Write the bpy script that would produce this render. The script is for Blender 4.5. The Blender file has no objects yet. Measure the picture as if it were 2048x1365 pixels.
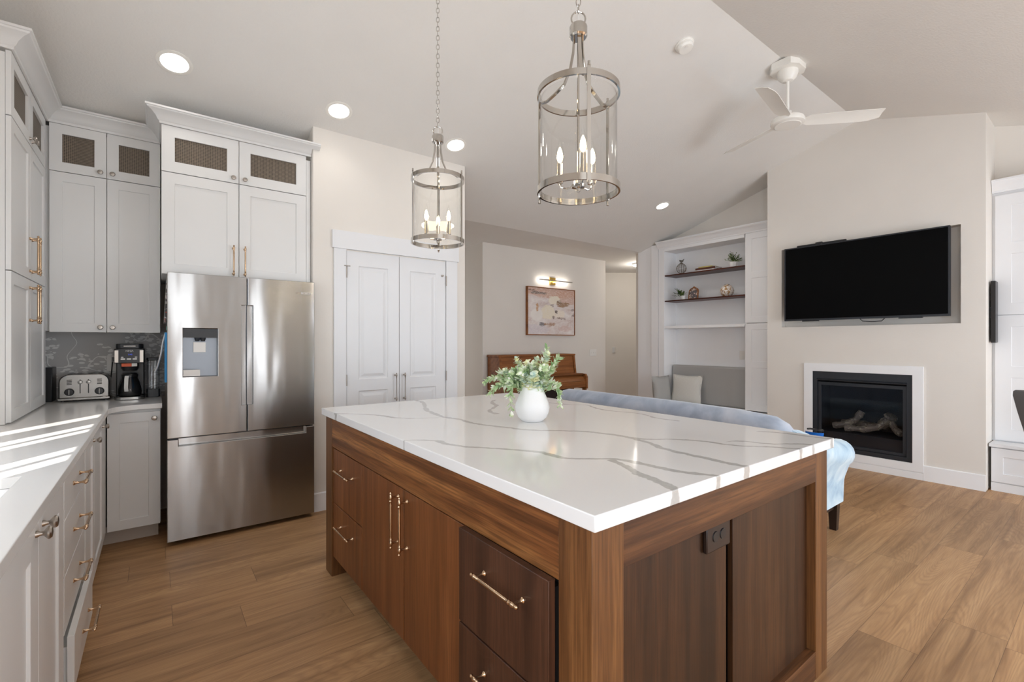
import bpy, bmesh, math, random
from mathutils import Vector, Matrix

# ------------------------------------------------------------------ camera, world, light, exposure
SC = bpy.context.scene
COL = SC.collection
FPX, YAW, HOR, CAMZ = 936.76, 0.920096, 684.83, 1.33     # focal length in px for a 2048 wide frame
cam = bpy.data.cameras.new('camera')
cam.sensor_width = 36.0
cam.lens = 36.0 * FPX / 2048.0
cam.shift_y = (HOR - 682.5) / 2048.0
cam.clip_start = 0.02
camo = bpy.data.objects.new('camera', cam)
COL.objects.link(camo)
camo.location = (0, 0, CAMZ)
camo.rotation_euler = (math.radians(90), 0, YAW - math.radians(90))
SC.camera = camo

SC.view_settings.view_transform = 'Standard'
SC.view_settings.look = 'None'
SC.view_settings.gamma = 1.0
SC.view_settings.use_curve_mapping = False
SC.view_settings.exposure = 0.33
SC.cycles.transparent_max_bounces = 24
SC.cycles.max_bounces = 14
SC.cycles.diffuse_bounces = 8

W = bpy.data.worlds.new('sky')
SC.world = W
W.use_nodes = True
bg = W.node_tree.nodes['Background']
bg.inputs[0].default_value = (0.62, 0.78, 1.0, 1)
bg.inputs[1].default_value = 1.2

def lamp(name, kind, loc, energy, color=(1, 1, 1), target=None, **kw):
    l = bpy.data.lights.new(name, kind)
    l.energy = energy
    l.color = color
    for k, v in kw.items():
        setattr(l, k, v)
    o = bpy.data.objects.new(name, l)
    COL.objects.link(o)
    o.location = loc
    if target is not None:
        o.rotation_euler = (Vector(target) - Vector(loc)).to_track_quat('-Z', 'Y').to_euler()
    return o

SUN = Vector((0.57, 0.82, -1.0)).normalized()
lamp('sun', 'SUN', (-6, -8, 12), 8.0, (1.0, 0.96, 0.91), Vector((-6, -8, 12)) + SUN, angle=0.006)
# daylight coming in through the openings of the house
lamp('daylight_kitchen_window', 'AREA', (-1.08, 1.95, 1.70), 26, (0.88, 0.94, 1.0), (5, 1.95, 1.5), shape='RECTANGLE', size=1.7, size_y=1.2)
lamp('daylight_dining_doors', 'AREA', (4.0, -2.36, 1.25), 90, (0.88, 0.94, 1.0), (3.6, 5, 1.9), shape='RECTANGLE', size=2.5, size_y=2.2)
lamp('daylight_back_window', 'AREA', (-0.98, -0.95, 1.45), 48, (0.88, 0.94, 1.0), (5, -0.6, 1.45), shape='RECTANGLE', size=1.7, size_y=1.8)
lamp('daylight_entry', 'AREA', (2.52, 7.2, 1.3), 9, (0.90, 0.95, 1.0), (6, 6.2, 1.5), shape='RECTANGLE', size=1.2, size_y=2.0)

for _x in (0.37, 1.53):  # slit lamps added to draw bright vertical streaks in the refrigerator doors
    lamp('fridge_streak_lamp', 'AREA', (_x, -2.30, 1.20), 9, (0.94, 0.97, 1.0), (_x, 5, 1.2), shape='RECTANGLE', size=0.16, size_y=2.0)

# ------------------------------------------------------------------ material helpers
def srgb(r, g, b):
    f = lambda c: (c / 255 / 12.92) if c / 255 <= 0.04045 else ((c / 255 + 0.055) / 1.055) ** 2.4
    return (f(r), f(g), f(b))

class NT:
    def __init__(s, name):
        s.m = bpy.data.materials.new(name)
        s.m.use_nodes = True
        s.t = s.m.node_tree
        s.b = s.t.nodes['Principled BSDF']
        s.out = s.t.nodes['Material Output']
    def n(s, typ, **kw):
        o = s.t.nodes.new(typ)
        for k, v in kw.items():
            setattr(o, k, v)
        return o
    def l(s, a, b):
        s.t.links.new(a, b)
    def math(s, op, a, b=None, c=None, clamp=False):
        o = s.n('ShaderNodeMath', operation=op, use_clamp=clamp)
        for i, v in enumerate((a, b, c)):
            if v is None: continue
            if isinstance(v, (int, float)): o.inputs[i].default_value = v
            else: s.l(v, o.inputs[i])
        return o.outputs[0]
    def mix(s, fac, a, b, blend='MIX'):
        o = s.n('ShaderNodeMix', data_type='RGBA', blend_type=blend)
        for sock, v in ((o.inputs[0], fac), (o.inputs[6], a), (o.inputs[7], b)):
            if isinstance(v, (int, float)): sock.default_value = v
            elif isinstance(v, (tuple, list)): sock.default_value = (*v[:3], 1)
            else: s.l(v, sock)
        return o.outputs[2]
    def noise(s, vec, scale, detail=2, rough=0.5, dist=0.0, out=0):
        o = s.n('ShaderNodeTexNoise')
        o.inputs['Scale'].default_value = scale
        o.inputs['Detail'].default_value = detail
        o.inputs['Roughness'].default_value = rough
        o.inputs['Distortion'].default_value = dist
        if vec is not None: s.l(vec, o.inputs['Vector'])
        return o.outputs[out]
    def coord(s, scale=(1, 1, 1), rot=(0, 0, 0), loc=(0, 0, 0)):
        tc = s.n('ShaderNodeTexCoord')
        mp = s.n('ShaderNodeMapping')
        mp.inputs['Scale'].default_value = scale
        mp.inputs['Rotation'].default_value = rot
        mp.inputs['Location'].default_value = loc
        s.l(tc.outputs['Object'], mp.inputs['Vector'])
        return mp.outputs[0]
    def ramp(s, fac, stops):
        o = s.n('ShaderNodeValToRGB')
        e = o.color_ramp.elements
        while len(e) < len(stops): e.new(0.5)
        for i, (p, c) in enumerate(stops):
            e[i].position = p
            e[i].color = (*c, 1) if len(c) == 3 else c
        s.l(fac, o.inputs[0])
        return o.outputs[0]
    def bump(s, h, strength=0.1, dist=0.01):
        o = s.n('ShaderNodeBump')
        o.inputs['Strength'].default_value = strength
        o.inputs['Distance'].default_value = dist
        s.l(h, o.inputs['Height'])
        s.l(o.outputs[0], s.b.inputs['Normal'])
    def set(s, **kw):
        for k, v in kw.items():
            sock = s.b.inputs[k.replace('_', ' ')]
            if isinstance(v, (int, float)): sock.default_value = v
            elif isinstance(v, tuple): sock.default_value = (*v[:3], 1)
            else: s.l(v, sock)
        return s

def plain(name, c, rough=0.5, metal=0.0, bump=None, **kw):
    t = NT(name)
    t.set(Base_Color=c, Roughness=rough, Metallic=metal)
    if kw: t.set(**kw)
    vec = t.coord()
    nz = t.noise(vec, 3.0, 3)
    col = t.mix(nz, tuple(x * 0.97 for x in c), tuple(min(1, x * 1.03) for x in c))
    t.set(Base_Color=col)
    if bump:
        t.bump(t.noise(vec, bump[0], 3), bump[1], bump[2] if len(bump) > 2 else 0.005)
    return t.m

MT = {}
MT['wall'] = plain('wall_paint', srgb(226, 221, 214), 0.75, bump=(55, 0.12))
MT['ceiling'] = plain('ceiling_paint', srgb(228, 226, 222), 0.85, bump=(75, 0.35))
MT['white'] = plain('cabinet_white', srgb(223, 223, 222), 0.38)
MT['doorwhite'] = plain('door_white', srgb(228, 229, 231), 0.40)
MT['trim'] = plain('trim_white', srgb(240, 241, 243), 0.40)
MT['fanwhite'] = plain('fan_white', srgb(238, 236, 230), 0.35)
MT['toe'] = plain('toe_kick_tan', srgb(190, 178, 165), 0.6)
MT['dark'] = plain('shadow_gap_black', (0.012, 0.010, 0.009), 0.7)
MT['black'] = plain('black_plastic', (0.012, 0.012, 0.014), 0.32)
MT['blackmetal'] = plain('black_painted_metal', (0.018, 0.021, 0.027), 0.45)
MT['screen'] = plain('tv_screen_black', (0.0012, 0.0012, 0.0014), 0.55, Specular_IOR_Level=0.08)
MT['nickel'] = plain('polished_nickel', (0.58, 0.555, 0.52), 0.09, 1.0)
MT['knob'] = plain('brushed_nickel', (0.46, 0.42, 0.38), 0.28, 1.0)
MT['bronze'] = plain('warm_bronze', (0.62, 0.44, 0.29), 0.22, 1.0)
MT['brass'] = plain('brass', (0.80, 0.52, 0.14), 0.22, 1.0)
MT['steel'] = plain('toaster_steel', (0.33, 0.32, 0.305), 0.22, 1.0)
MT['ceramic'] = plain('white_ceramic', srgb(236, 236, 236), 0.42)
MT['sink'] = plain('white_sink', srgb(240, 240, 240), 0.2)
MT['darkwood'] = plain('dark_leg_wood', (0.022, 0.012, 0.009), 0.35)
MT['greyfabric'] = plain('grey_linen', srgb(168, 167, 165), 0.95, bump=(420, 0.5, 0.002))
MT['pillowgrey'] = plain('pillow_grey', srgb(166, 165, 162), 0.95, bump=(300, 0.4, 0.002))
MT['chair'] = plain('chair_grey', srgb(112, 112, 114), 0.9, bump=(300, 0.3, 0.002))
MT['plate'] = plain('switch_plate', srgb(232, 230, 226), 0.4)
MT['orange'] = plain('orange_plastic', srgb(225, 92, 40), 0.4)
MT['bluepaper'] = plain('blue_plastic_folder', srgb(46, 150, 215), 0.35)
MT['bluelens'] = plain('blue_lens', srgb(10, 90, 170), 0.08)
MT['mint'] = plain('mint_magnet', srgb(140, 190, 170), 0.5)
MT['paper'] = plain('white_paper', srgb(225, 222, 218), 0.7)
MT['yellow'] = plain('yellow_cover', srgb(214, 196, 120), 0.6)
MT['brownbook'] = plain('brown_cover', srgb(96, 52, 34), 0.5)
MT['cagewire'] = plain('aged_wire', srgb(120, 108, 92), 0.5, 0.6)
MT['bird'] = plain('aged_bird', srgb(110, 104, 96), 0.7)
MT['gilt'] = plain('antique_gilt', srgb(150, 96, 56), 0.4, 0.5)
MT['firebrick'] = plain('firebox_liner', (0.012, 0.013, 0.016), 0.8)

def glassy(name, tint=(1, 1, 1), rough=0.02, boost=1.0):
    t = NT(name)
    tr = t.n('ShaderNodeBsdfTransparent'); tr.inputs[0].default_value = (*tint, 1)
    gl = t.n('ShaderNodeBsdfGlossy'); gl.inputs['Roughness'].default_value = rough
    lw = t.n('ShaderNodeLayerWeight'); lw.inputs[0].default_value = 0.5
    fr = t.math('ADD', 0.035, t.math('MULTIPLY', t.math('POWER', lw.outputs['Facing'], 5.0), 0.75))
    mx = t.n('ShaderNodeMixShader')
    t.l(t.math('MULTIPLY', fr, boost, clamp=True), mx.inputs[0])
    t.l(tr.outputs[0], mx.inputs[1]); t.l(gl.outputs[0], mx.inputs[2])
    t.l(mx.outputs[0], t.out.inputs[0])
    return t.m
MT['glass'] = glassy('lantern_glass', (0.985, 0.985, 0.98))
MT['fireglass'] = glassy('fireplace_glass', (0.80, 0.82, 0.86), 0.03, 0.7)
MT['tank'] = glassy('clear_plastic', (0.80, 0.81, 0.83), 0.05, 1.4)
MT['carafe'] = glassy('carafe_glass', (0.60, 0.60, 0.62), 0.02, 1.3)
MT['winglass'] = glassy('window_glass', (0.99, 0.99, 0.99))

def emis(name, c, s):
    t = NT(name)
    e = t.n('ShaderNodeEmission'); e.inputs[0].default_value = (*c, 1); e.inputs[1].default_value = s
    t.l(e.outputs[0], t.out.inputs[0])
    return t.m
MT['lampdisc'] = emis('downlight_lens', (1.0, 0.96, 0.90), 6.0)
MT['bulb'] = emis('bulb_glow', (1.0, 0.80, 0.50), 11.0)
MT['led'] = emis('led_strip', (1.0, 0.93, 0.82), 4.0)
MT['display'] = emis('blue_display', (0.10, 0.16, 0.9), 0.7)

def stainless():
    t = NT('brushed_stainless')
    w = t.noise(t.coord((3.2, 3.2, 0.7)), 1.3, 2)
    fine = t.noise(t.coord((2, 2, 260)), 3.0, 2)
    tg = t.n('ShaderNodeCombineXYZ'); tg.inputs[2].default_value = 1.0
    t.set(Base_Color=t.mix(fine, (0.37, 0.365, 0.36), (0.44, 0.435, 0.43)), Metallic=1.0, Roughness=0.22, Anisotropic=0.93)
    t.l(tg.outputs[0], t.b.inputs['Tangent'])
    t.bump(w, 0.20, 0.03)
    return t.m
MT['stainless'] = stainless()
MT['greyplastic'] = plain('dispenser_grey', (0.25, 0.27, 0.30), 0.3, 0.6)

def walnut(name, axis, dark, mid, light, seed=0.0, knots=0.0, rough=0.36):
    """grain runs along the given axis"""
    t = NT(name)
    sc = [9.0, 9.0, 9.0]
    sc['xyz'.index(axis)] = 0.55
    v = t.coord(tuple(sc), loc=(seed, seed * 1.7, seed * 0.6))
    big = t.noise(v, 0.9, 3, 0.55, 0.6 + knots)
    wv = t.n('ShaderNodeTexWave', wave_type='RINGS', rings_direction={'x': 'X', 'y': 'Y', 'z': 'Z'}[axis])
    wv.inputs['Scale'].default_value = 0.55
    wv.inputs['Distortion'].default_value = 7.0 + 6 * knots
    wv.inputs['Detail'].default_value = 3
    wv.inputs['Detail Scale'].default_value = 1.2
    t.l(v, wv.inputs['Vector'])
    sf = [160.0, 160.0, 160.0]
    sf['xyz'.index(axis)] = 5.0
    fine = t.noise(t.coord(tuple(sf)), 1.0, 3, 0.6)
    g = t.math('ADD', t.math('MULTIPLY', big, 0.92), t.math('MULTIPLY', wv.outputs['Fac'], 0.08 + 0.10 * knots))
    c = t.ramp(g, [(0.25, dark), (0.5, mid), (0.78, light)])
    c2 = t.mix(t.ramp(fine, [(0.35, (1, 1, 1)), (0.62, (0, 0, 0))]), c, t.mix(0.6, c, dark))
    t.set(Base_Color=c2, Roughness=rough, Specular_IOR_Level=0.32)
    t.bump(fine, 0.06, 0.002)
    return t.m
WD, WM, WL = srgb(62, 33, 17), srgb(112, 67, 38), srgb(146, 92, 54)
MT['wal_y'] = walnut('walnut_along_y', 'y', srgb(54, 30, 15), srgb(120, 74, 40), srgb(178, 122, 70), 1.3, 0.5)
MT['wal_z'] = walnut('walnut_along_z', 'z', srgb(88, 52, 28), srgb(128, 78, 44), srgb(152, 98, 58), 2.1)
MT['wal_z2'] = walnut('walnut_dark_veneer', 'z', srgb(50, 31, 22), srgb(78, 49, 34), srgb(98, 64, 46), 4.7, 0, 0.42)
MT['wal_z3'] = walnut('walnut_end_shaded', 'z', srgb(40, 25, 14), srgb(70, 44, 25), srgb(92, 60, 35), 7.9, 0, 0.40)  # same walnut darkened: shade of the island's end put into the colour
MT['wal_x'] = walnut('walnut_along_x_shaded', 'x', srgb(50, 30, 17), srgb(86, 54, 32), srgb(118, 78, 47), 3.3, 0.4)  # end rails darkened too, their shade is in the colour
MT['post'] = walnut('walnut_post', 'z', srgb(72, 44, 24), srgb(112, 74, 42), srgb(142, 98, 58), 5.1, 0.3)
MT['piano'] = walnut('piano_walnut', 'x', srgb(104, 62, 30), srgb(150, 94, 50), srgb(172, 114, 64), 6.1, 0.1, 0.48)
MT['shelfwood'] = walnut('shelf_wood', 'y', srgb(58, 26, 16), srgb(88, 42, 28), srgb(104, 54, 36), 2.7)

def floor_mat():
    t = NT('oak_plank_floor')
    tc = t.n('ShaderNodeTexCoord')
    sx = t.n('ShaderNodeSeparateXYZ'); t.l(tc.outputs['Object'], sx.inputs[0])
    WDT, LEN = 0.217, 1.52
    yy = t.math('DIVIDE', t.math('ADD', sx.outputs[1], 20 * WDT - 0.537 + WDT), WDT)
    row = t.math('FLOOR', yy)
    fy = t.math('FRACT', yy)
    wn = t.n('ShaderNodeTexWhiteNoise', noise_dimensions='1D'); t.l(row, wn.inputs['W'])
    xx = t.math('ADD', t.math('DIVIDE', sx.outputs[0], LEN), t.math('MULTIPLY', wn.outputs[0], 7.31))
    colm = t.math('FLOOR', xx); fx = t.math('FRACT', xx)
    cb = t.n('ShaderNodeCombineXYZ'); t.l(row, cb.inputs[0]); t.l(colm, cb.inputs[1])
    wn2 = t.n('ShaderNodeTexWhiteNoise', noise_dimensions='2D'); t.l(cb.outputs[0], wn2.inputs['Vector'])
    rnd = wn2.outputs[0]
    # grain coordinates, shifted for each plank
    gx = t.math('ADD', sx.outputs[0], t.math('MULTIPLY', rnd, 37.0))
    gy = t.math('ADD', sx.outputs[1], t.math('MULTIPLY', rnd, 11.0))
    gv = t.n('ShaderNodeCombineXYZ'); t.l(gx, gv.inputs[0]); t.l(gy, gv.inputs[1])
    m1 = t.n('ShaderNodeMapping'); m1.inputs['Scale'].default_value = (1.0, 15.0, 1); t.l(gv.outputs[0], m1.inputs[0])
    big = t.noise(m1.outputs[0], 1.0, 4, 0.55, 0.8)
    m2 = t.n('ShaderNodeMapping'); m2.inputs['Scale'].default_value = (0.55, 5.5, 1); t.l(gv.outputs[0], m2.inputs[0])
    cat = t.noise(m2.outputs[0], 1.0, 1, 0.4, 0.2)
    rings = t.math('SINE', t.math('MULTIPLY', t.math('ADD', cat, t.math('MULTIPLY', t.noise(m2.outputs[0], 6.0, 2), 0.035)), 260.0))
    m3 = t.n('ShaderNodeMapping'); m3.inputs['Scale'].default_value = (6.0, 170.0, 1); t.l(gv.outputs[0], m3.inputs[0])
    fine = t.noise(m3.outputs[0], 1.0, 3, 0.6)
    c = t.ramp(big, [(0.22, srgb(126, 92, 60)), (0.46, srgb(174, 135, 94)), (0.75, srgb(200, 160, 116))])
    c = t.mix(t.math('MULTIPLY', t.math('POWER', t.math('MULTIPLY', t.math('ADD', rings, 1.0), 0.5), 2.0), 0.24), c, srgb(122, 86, 58))
    c = t.mix(t.math('MULTIPLY', t.ramp(fine, [(0.45, (0, 0, 0)), (0.75, (1, 1, 1))]), 0.35), c, srgb(138, 100, 72))
    tone = t.math('ADD', 0.88, t.math('MULTIPLY', rnd, 0.24))
    hsv = t.n('ShaderNodeHueSaturation'); t.l(c, hsv.inputs['Color']); t.l(tone, hsv.inputs['Value'])
    ey = t.math('MINIMUM', fy, t.math('SUBTRACT', 1.0, fy))
    ex = t.math('MINIMUM', fx, t.math('SUBTRACT', 1.0, fx))
    gap = t.math('MAXIMUM', t.math('LESS_THAN', ey, 0.0045), t.math('LESS_THAN', ex, 0.0009))
    c = t.mix(t.math('MULTIPLY', gap, 0.62), hsv.outputs[0], srgb(86, 58, 38))
    t.set(Base_Color=c, Roughness=t.math('ADD', 0.40, t.math('MULTIPLY', fine, 0.12)))
    t.bump(t.math('ADD', t.math('MULTIPLY', gap, -1.0), t.math('MULTIPLY', fine, 0.15)), 0.12, 0.003)
    return t.m
MT['floor'] = floor_mat()

VEINS = [  # centre line (y, x) and half width of every grey vein in the slab
    ([(0.70, 1.48), (0.86, 1.47), (1.03, 1.48), (1.14, 1.53), (1.34, 1.53), (1.46, 1.47), (1.58, 1.35), (1.68, 1.29), (1.91, 1.22), (2.03, 1.22), (2.21, 1.20), (2.43, 1.24), (2.75, 1.37), (2.91, 1.39)], 0.011),
    ([(2.15, 1.17), (2.21, 1.06), (2.27, 1.00), (2.41, 0.95), (2.53, 0.88), (2.60, 0.80), (2.66, 0.76)], 0.011),
    ([(0.70, 1.33), (0.78, 1.27), (0.93, 1.24), (1.01, 1.23), (1.09, 1.15), (1.16, 1.09), (1.27, 1.08), (1.42, 0.98), (1.49, 0.92), (1.57, 0.89), (1.67, 0.87), (1.74, 0.76)], 0.010),
    ([(0.70, 1.09), (0.80, 1.12), (0.88, 1.14), (0.97, 1.18), (1.04, 1.20)], 0.013),
    ([(0.70, 1.90), (0.80, 1.82), (0.92, 1.73), (1.00, 1.72), (1.10, 1.65), (1.19, 1.56), (1.22, 1.55)], 0.008),
    ([(0.70, 2.00), (0.77, 1.95), (0.84, 1.87), (0.92, 1.84), (0.95, 1.75)], 0.008),
    ([(0.70, 2.19), (0.77, 2.16), (0.89, 2.14), (0.98, 2.09)], 0.007),
    ([(1.34, 2.06), (1.50, 2.06), (1.60, 2.10), (1.81, 2.05), (1.94, 2.08), (2.01, 2.12), (2.12, 2.05), (2.26, 2.02)], 0.007),
    ([(2.07, 1.48), (2.20, 1.51), (2.26, 1.58), (2.35, 1.67), (2.47, 1.72), (2.58, 1.82)], 0.012),
]
def quartz():
    t = NT('veined_white_quartz')
    tc = t.n('ShaderNodeTexCoord')
    sx = t.n('ShaderNodeSeparateXYZ'); t.l(tc.outputs['Object'], sx.inputs[0])
    wob = t.noise(tc.outputs['Object'], 9.0, 4, 0.6)
    wob2 = t.noise(tc.outputs['Object'], 26.0, 2, 0.5)
    Y0, YS = 0.68, 2.27
    ty = t.math('DIVIDE', t.math('SUBTRACT', sx.outputs[1], Y0), YS)
    total = None
    for pts, hw in VEINS:
        fc = t.n('ShaderNodeFloatCurve')
        cu = fc.mapping.curves[0]
        P = [((y - Y0) / YS, (x - 0.7) / 1.6) for y, x in pts]
        while len(cu.points) < len(P): cu.points.new(0.5, 0.5)
        for i, (a, b) in enumerate(P):
            cu.points[i].location = (a, b)
            cu.points[i].handle_type = 'AUTO'
        fc.mapping.extend = 'HORIZONTAL'
        fc.mapping.update()
        t.l(ty, fc.inputs['Value'])
        cx = t.math('ADD', t.math('MULTIPLY', fc.outputs[0], 1.6), 0.7)
        d = t.math('ABSOLUTE', t.math('ADD', t.math('SUBTRACT', sx.outputs[0], cx), t.math('MULTIPLY', t.math('SUBTRACT', wob, 0.5), 0.05)))
        w = t.math('MULTIPLY', hw, t.math('ADD', 0.25, t.math('MULTIPLY', wob2, 1.7)))
        inside = t.math('SUBTRACT', 1.0, t.math('DIVIDE', t.math('SUBTRACT', d, w), 0.004), clamp=True)
        y0, y1 = pts[0][0], pts[-1][0]
        m = t.math('MULTIPLY', t.math('GREATER_THAN', sx.outputs[1], y0), t.math('LESS_THAN', sx.outputs[1], y1))
        v = t.math('MULTIPLY', inside, m)
        total = v if total is None else t.math('MAXIMUM', total, v)
    tint = t.noise(tc.outputs['Object'], 40.0, 3, 0.6)
    vc = t.mix(tint, srgb(160, 159, 156), srgb(198, 197, 194))
    c = t.mix(t.math('MULTIPLY', total, 0.92), srgb(230, 230, 230), vc)
    t.set(Base_Color=c, Roughness=0.09)
    return t.m
MT['quartz'] = quartz()
MT['worktop'] = plain('pale_quartz_worktop', srgb(234, 233, 231), 0.12)

def velvet():
    t = NT('pale_blue_velvet')
    v = t.coord((1, 1, 1))
    a = t.noise(v, 3.2, 4, 0.6, 1.5)
    c = t.ramp(a, [(0.3, srgb(140, 176, 204)), (0.5, srgb(186, 212, 228)), (0.7, srgb(216, 232, 240))])
    t.set(Base_Color=c, Roughness=0.85, Sheen_Weight=0.5, Sheen_Roughness=0.4)
    t.bump(t.noise(v, 12, 2), 0.25, 0.01)
    return t.m
MT['velvet'] = velvet()
def velvet2():
    t = NT('grey_blue_velvet')
    v = t.coord((1, 1, 1))
    a = t.noise(v, 2.6, 4, 0.6, 1.2)
    c = t.ramp(a, [(0.3, srgb(146, 158, 178)), (0.5, srgb(174, 185, 202)), (0.7, srgb(198, 204, 216))])
    t.set(Base_Color=c, Roughness=0.85, Sheen_Weight=0.5, Sheen_Roughness=0.4)
    t.bump(t.noise(t.coord((3, 9, 3)), 2.5, 2), 0.14, 0.01)
    return t.m
MT['velvet_back'] = velvet2()

def waffle(name, c, sc):
    t = NT(name)
    v = t.coord((sc, sc, sc))
    sx = t.n('ShaderNodeSeparateXYZ'); t.l(v, sx.inputs[0])
    h = t.math('MULTIPLY', t.math('SINE', sx.outputs[1]), t.math('SINE', sx.outputs[2]))
    t.set(Base_Color=t.mix(t.math('MULTIPLY', t.math('ADD', h, 1.0), 0.5), tuple(x * 0.86 for x in c), c), Roughness=0.95)
    t.bump(h, 0.4, 0.004)
    return t.m
MT['waffle'] = waffle('cream_waffle_weave', srgb(222, 220, 214), 330.0)

def wiremesh():
    t = NT('woven_brown_mesh')
    v = t.coord((620, 620, 620))
    sx = t.n('ShaderNodeSeparateXYZ'); t.l(v, sx.inputs[0])
    a = t.math('SINE', t.math('ADD', sx.outputs[0], sx.outputs[1])); b = t.math('SINE', sx.outputs[2])
    h = t.math('MAXIMUM', a, b)
    t.set(Base_Color=t.mix(t.ramp(h, [(0.55, (0, 0, 0)), (0.95, (1, 1, 1))]), srgb(74, 66, 58), srgb(142, 128, 112)), Roughness=0.5, Metallic=0.2)
    return t.m
MT['wiremesh'] = wiremesh()

def wallpaper():
    t = NT('grey_leaf_wallpaper')
    v = t.coord((1, 1, 1))
    warp = t.noise(v, 5.0, 2, 0.5, 0.0, 1)
    add = t.n('ShaderNodeVectorMath', operation='MULTIPLY_ADD')
    t.l(warp, add.inputs[0]); add.inputs[1].default_value = (0.05, 0.0, 0.05); t.l(v, add.inputs[2])
    mp = t.n('ShaderNodeMapping'); mp.inputs['Rotation'].default_value = (0, 0.6, 0); mp.inputs['Scale'].default_value = (24, 0, 54)
    t.l(add.outputs[0], mp.inputs[0])
    vo = t.n('ShaderNodeTexVoronoi'); vo.inputs['Scale'].default_value = 1.0; t.l(mp.outputs[0], vo.inputs['Vector'])
    leaf = t.math('LESS_THAN', vo.outputs['Distance'], 0.43)
    mask = t.math('GREATER_THAN', t.noise(v, 6.5, 2, 0.4), 0.47)
    bn = t.noise(v, 5.0, 1, 0.3)
    br = t.math('LESS_THAN', t.math('ABSOLUTE', t.math('SUBTRACT', bn, 0.53)), 0.006)
    f = t.math('MAXIMUM', t.math('MULTIPLY', leaf, mask), br)
    t.set(Base_Color=t.mix(f, srgb(196, 195, 194), srgb(238, 238, 236)), Roughness=0.6)
    return t.m
MT['wallpaper'] = wallpaper()

def painting():
    t = NT('abstract_canvas')
    v = t.coord((1, 1, 1))
    vz = t.n('ShaderNodeSeparateXYZ'); t.l(v, vz.inputs[0])
    wob = t.noise(v, 6.0, 4, 0.65)
    wob2 = t.noise(t.coord((3, 1, 12)), 2.2, 4, 0.7)
    px = t.math('ADD', vz.outputs[0], t.math('MULTIPLY', t.math('SUBTRACT', wob, 0.5), 0.16))
    pz = t.math('ADD', vz.outputs[2], t.math('MULTIPLY', t.math('SUBTRACT', wob2, 0.5), 0.14))
    base = t.noise(t.coord((2.5, 1, 5)), 1.6, 4, 0.6, 0.8)
    c = t.ramp(base, [(0.3, srgb(206, 184, 176)), (0.5, srgb(222, 210, 206)), (0.7, srgb(236, 230, 226))])
    X0, Z0, WW, HH = -0.50, 0.0, 1.015, 0.752
    for u, w, ru, rv, colr, f in ((0.5, 0.02, 0.75, 0.20, (206, 164, 142), 0.85), (0.85, 0.18, 0.3, 0.16, (200, 154, 130), 0.6), (0.42, 0.52, 0.16, 0.15, (238, 228, 206), 0.95),
            (0.56, 0.26, 0.13, 0.10, (238, 228, 208), 0.95), (0.18, 0.58, 0.12, 0.14, (240, 236, 230), 0.8), (0.74, 0.33, 0.15, 0.06, (150, 108, 66), 0.9), (0.66, 0.30, 0.06, 0.03, (126, 98, 74), 0.8),
            (0.21, 0.42, 0.025, 0.09, (190, 138, 84), 0.9), (0.22, 0.12, 0.17, 0.035, (112, 98, 92), 0.85), (0.08, 0.07, 0.08, 0.02, (120, 92, 78), 0.8), (0.31, 0.77, 0.06, 0.035, (96, 90, 100), 0.9),
            (0.47, 0.77, 0.13, 0.030, (170, 124, 90), 0.85), (0.66, 0.55, 0.12, 0.10, (238, 226, 210), 0.9), (0.60, 0.50, 0.035, 0.03, (84, 64, 58), 0.9), (0.53, 0.63, 0.02, 0.06, (120, 92, 78), 0.8),
            (0.70, 0.64, 0.10, 0.018, (124, 94, 80), 0.8), (0.97, 0.44, 0.05, 0.02, (104, 84, 80), 0.8), (0.97, 0.56, 0.04, 0.03, (120, 84, 80), 0.7), (0.5, 0.37, 0.05, 0.015, (130, 106, 96), 0.7),
            (0.78, 0.86, 0.15, 0.07, (212, 180, 172), 0.6), (0.2, 0.88, 0.25, 0.10, (214, 206, 212), 0.7)):
        dx = t.math('DIVIDE', t.math('SUBTRACT', px, X0 + u * WW), ru * WW)
        dz = t.math('DIVIDE', t.math('SUBTRACT', pz, Z0 + (1 - w) * HH), rv * HH)
        r2 = t.math('ADD', t.math('MULTIPLY', dx, dx), t.math('MULTIPLY', dz, dz))
        m = t.math('MULTIPLY', t.math('SUBTRACT', 1.15, r2), 2.5, clamp=True)
        c = t.mix(t.math('MULTIPLY', m, f), c, srgb(*colr))
    st = t.noise(t.coord((14, 1, 46)), 1.5, 4, 0.7)
    c = t.mix(t.math('MULTIPLY', t.ramp(st, [(0.46, (0, 0, 0)), (0.62, (1, 1, 1))]), 0.45), c, srgb(240, 234, 228))
    t.set(Base_Color=c, Roughness=0.7)
    return t.m
MT['painting'] = painting()

def speckle(name, base, spot, spot2, sc):
    t = NT(name)
    v = t.coord((1, 1, 1))
    a = t.noise(v, sc, 3, 0.6, 1.0)
    c = t.mix(t.ramp(a, [(0.53, (0, 0, 0)), (0.57, (1, 1, 1))]), base, spot)
    b = t.noise(v, sc * 1.6, 2, 0.6, 0.5)
    c = t.mix(t.ramp(b, [(0.62, (0, 0, 0)), (0.66, (1, 1, 1))]), c, spot2)
    t.set(Base_Color=c, Roughness=0.3)
    return t.m
MT['jar'] = speckle('cream_and_gold_glaze', srgb(230, 222, 214), srgb(168, 128, 76), srgb(120, 84, 60), 26)
MT['floral'] = speckle('floral_print', srgb(92, 88, 92), srgb(224, 200, 184), srgb(156, 120, 96), 24)
MT['magazine'] = speckle('printed_cover', srgb(70, 66, 66), srgb(190, 186, 184), srgb(196, 84, 62), 30)
MT['log'] = speckle('ceramic_log_bark', srgb(128, 114, 98), srgb(176, 160, 134), srgb(78, 68, 60), 22)
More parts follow.
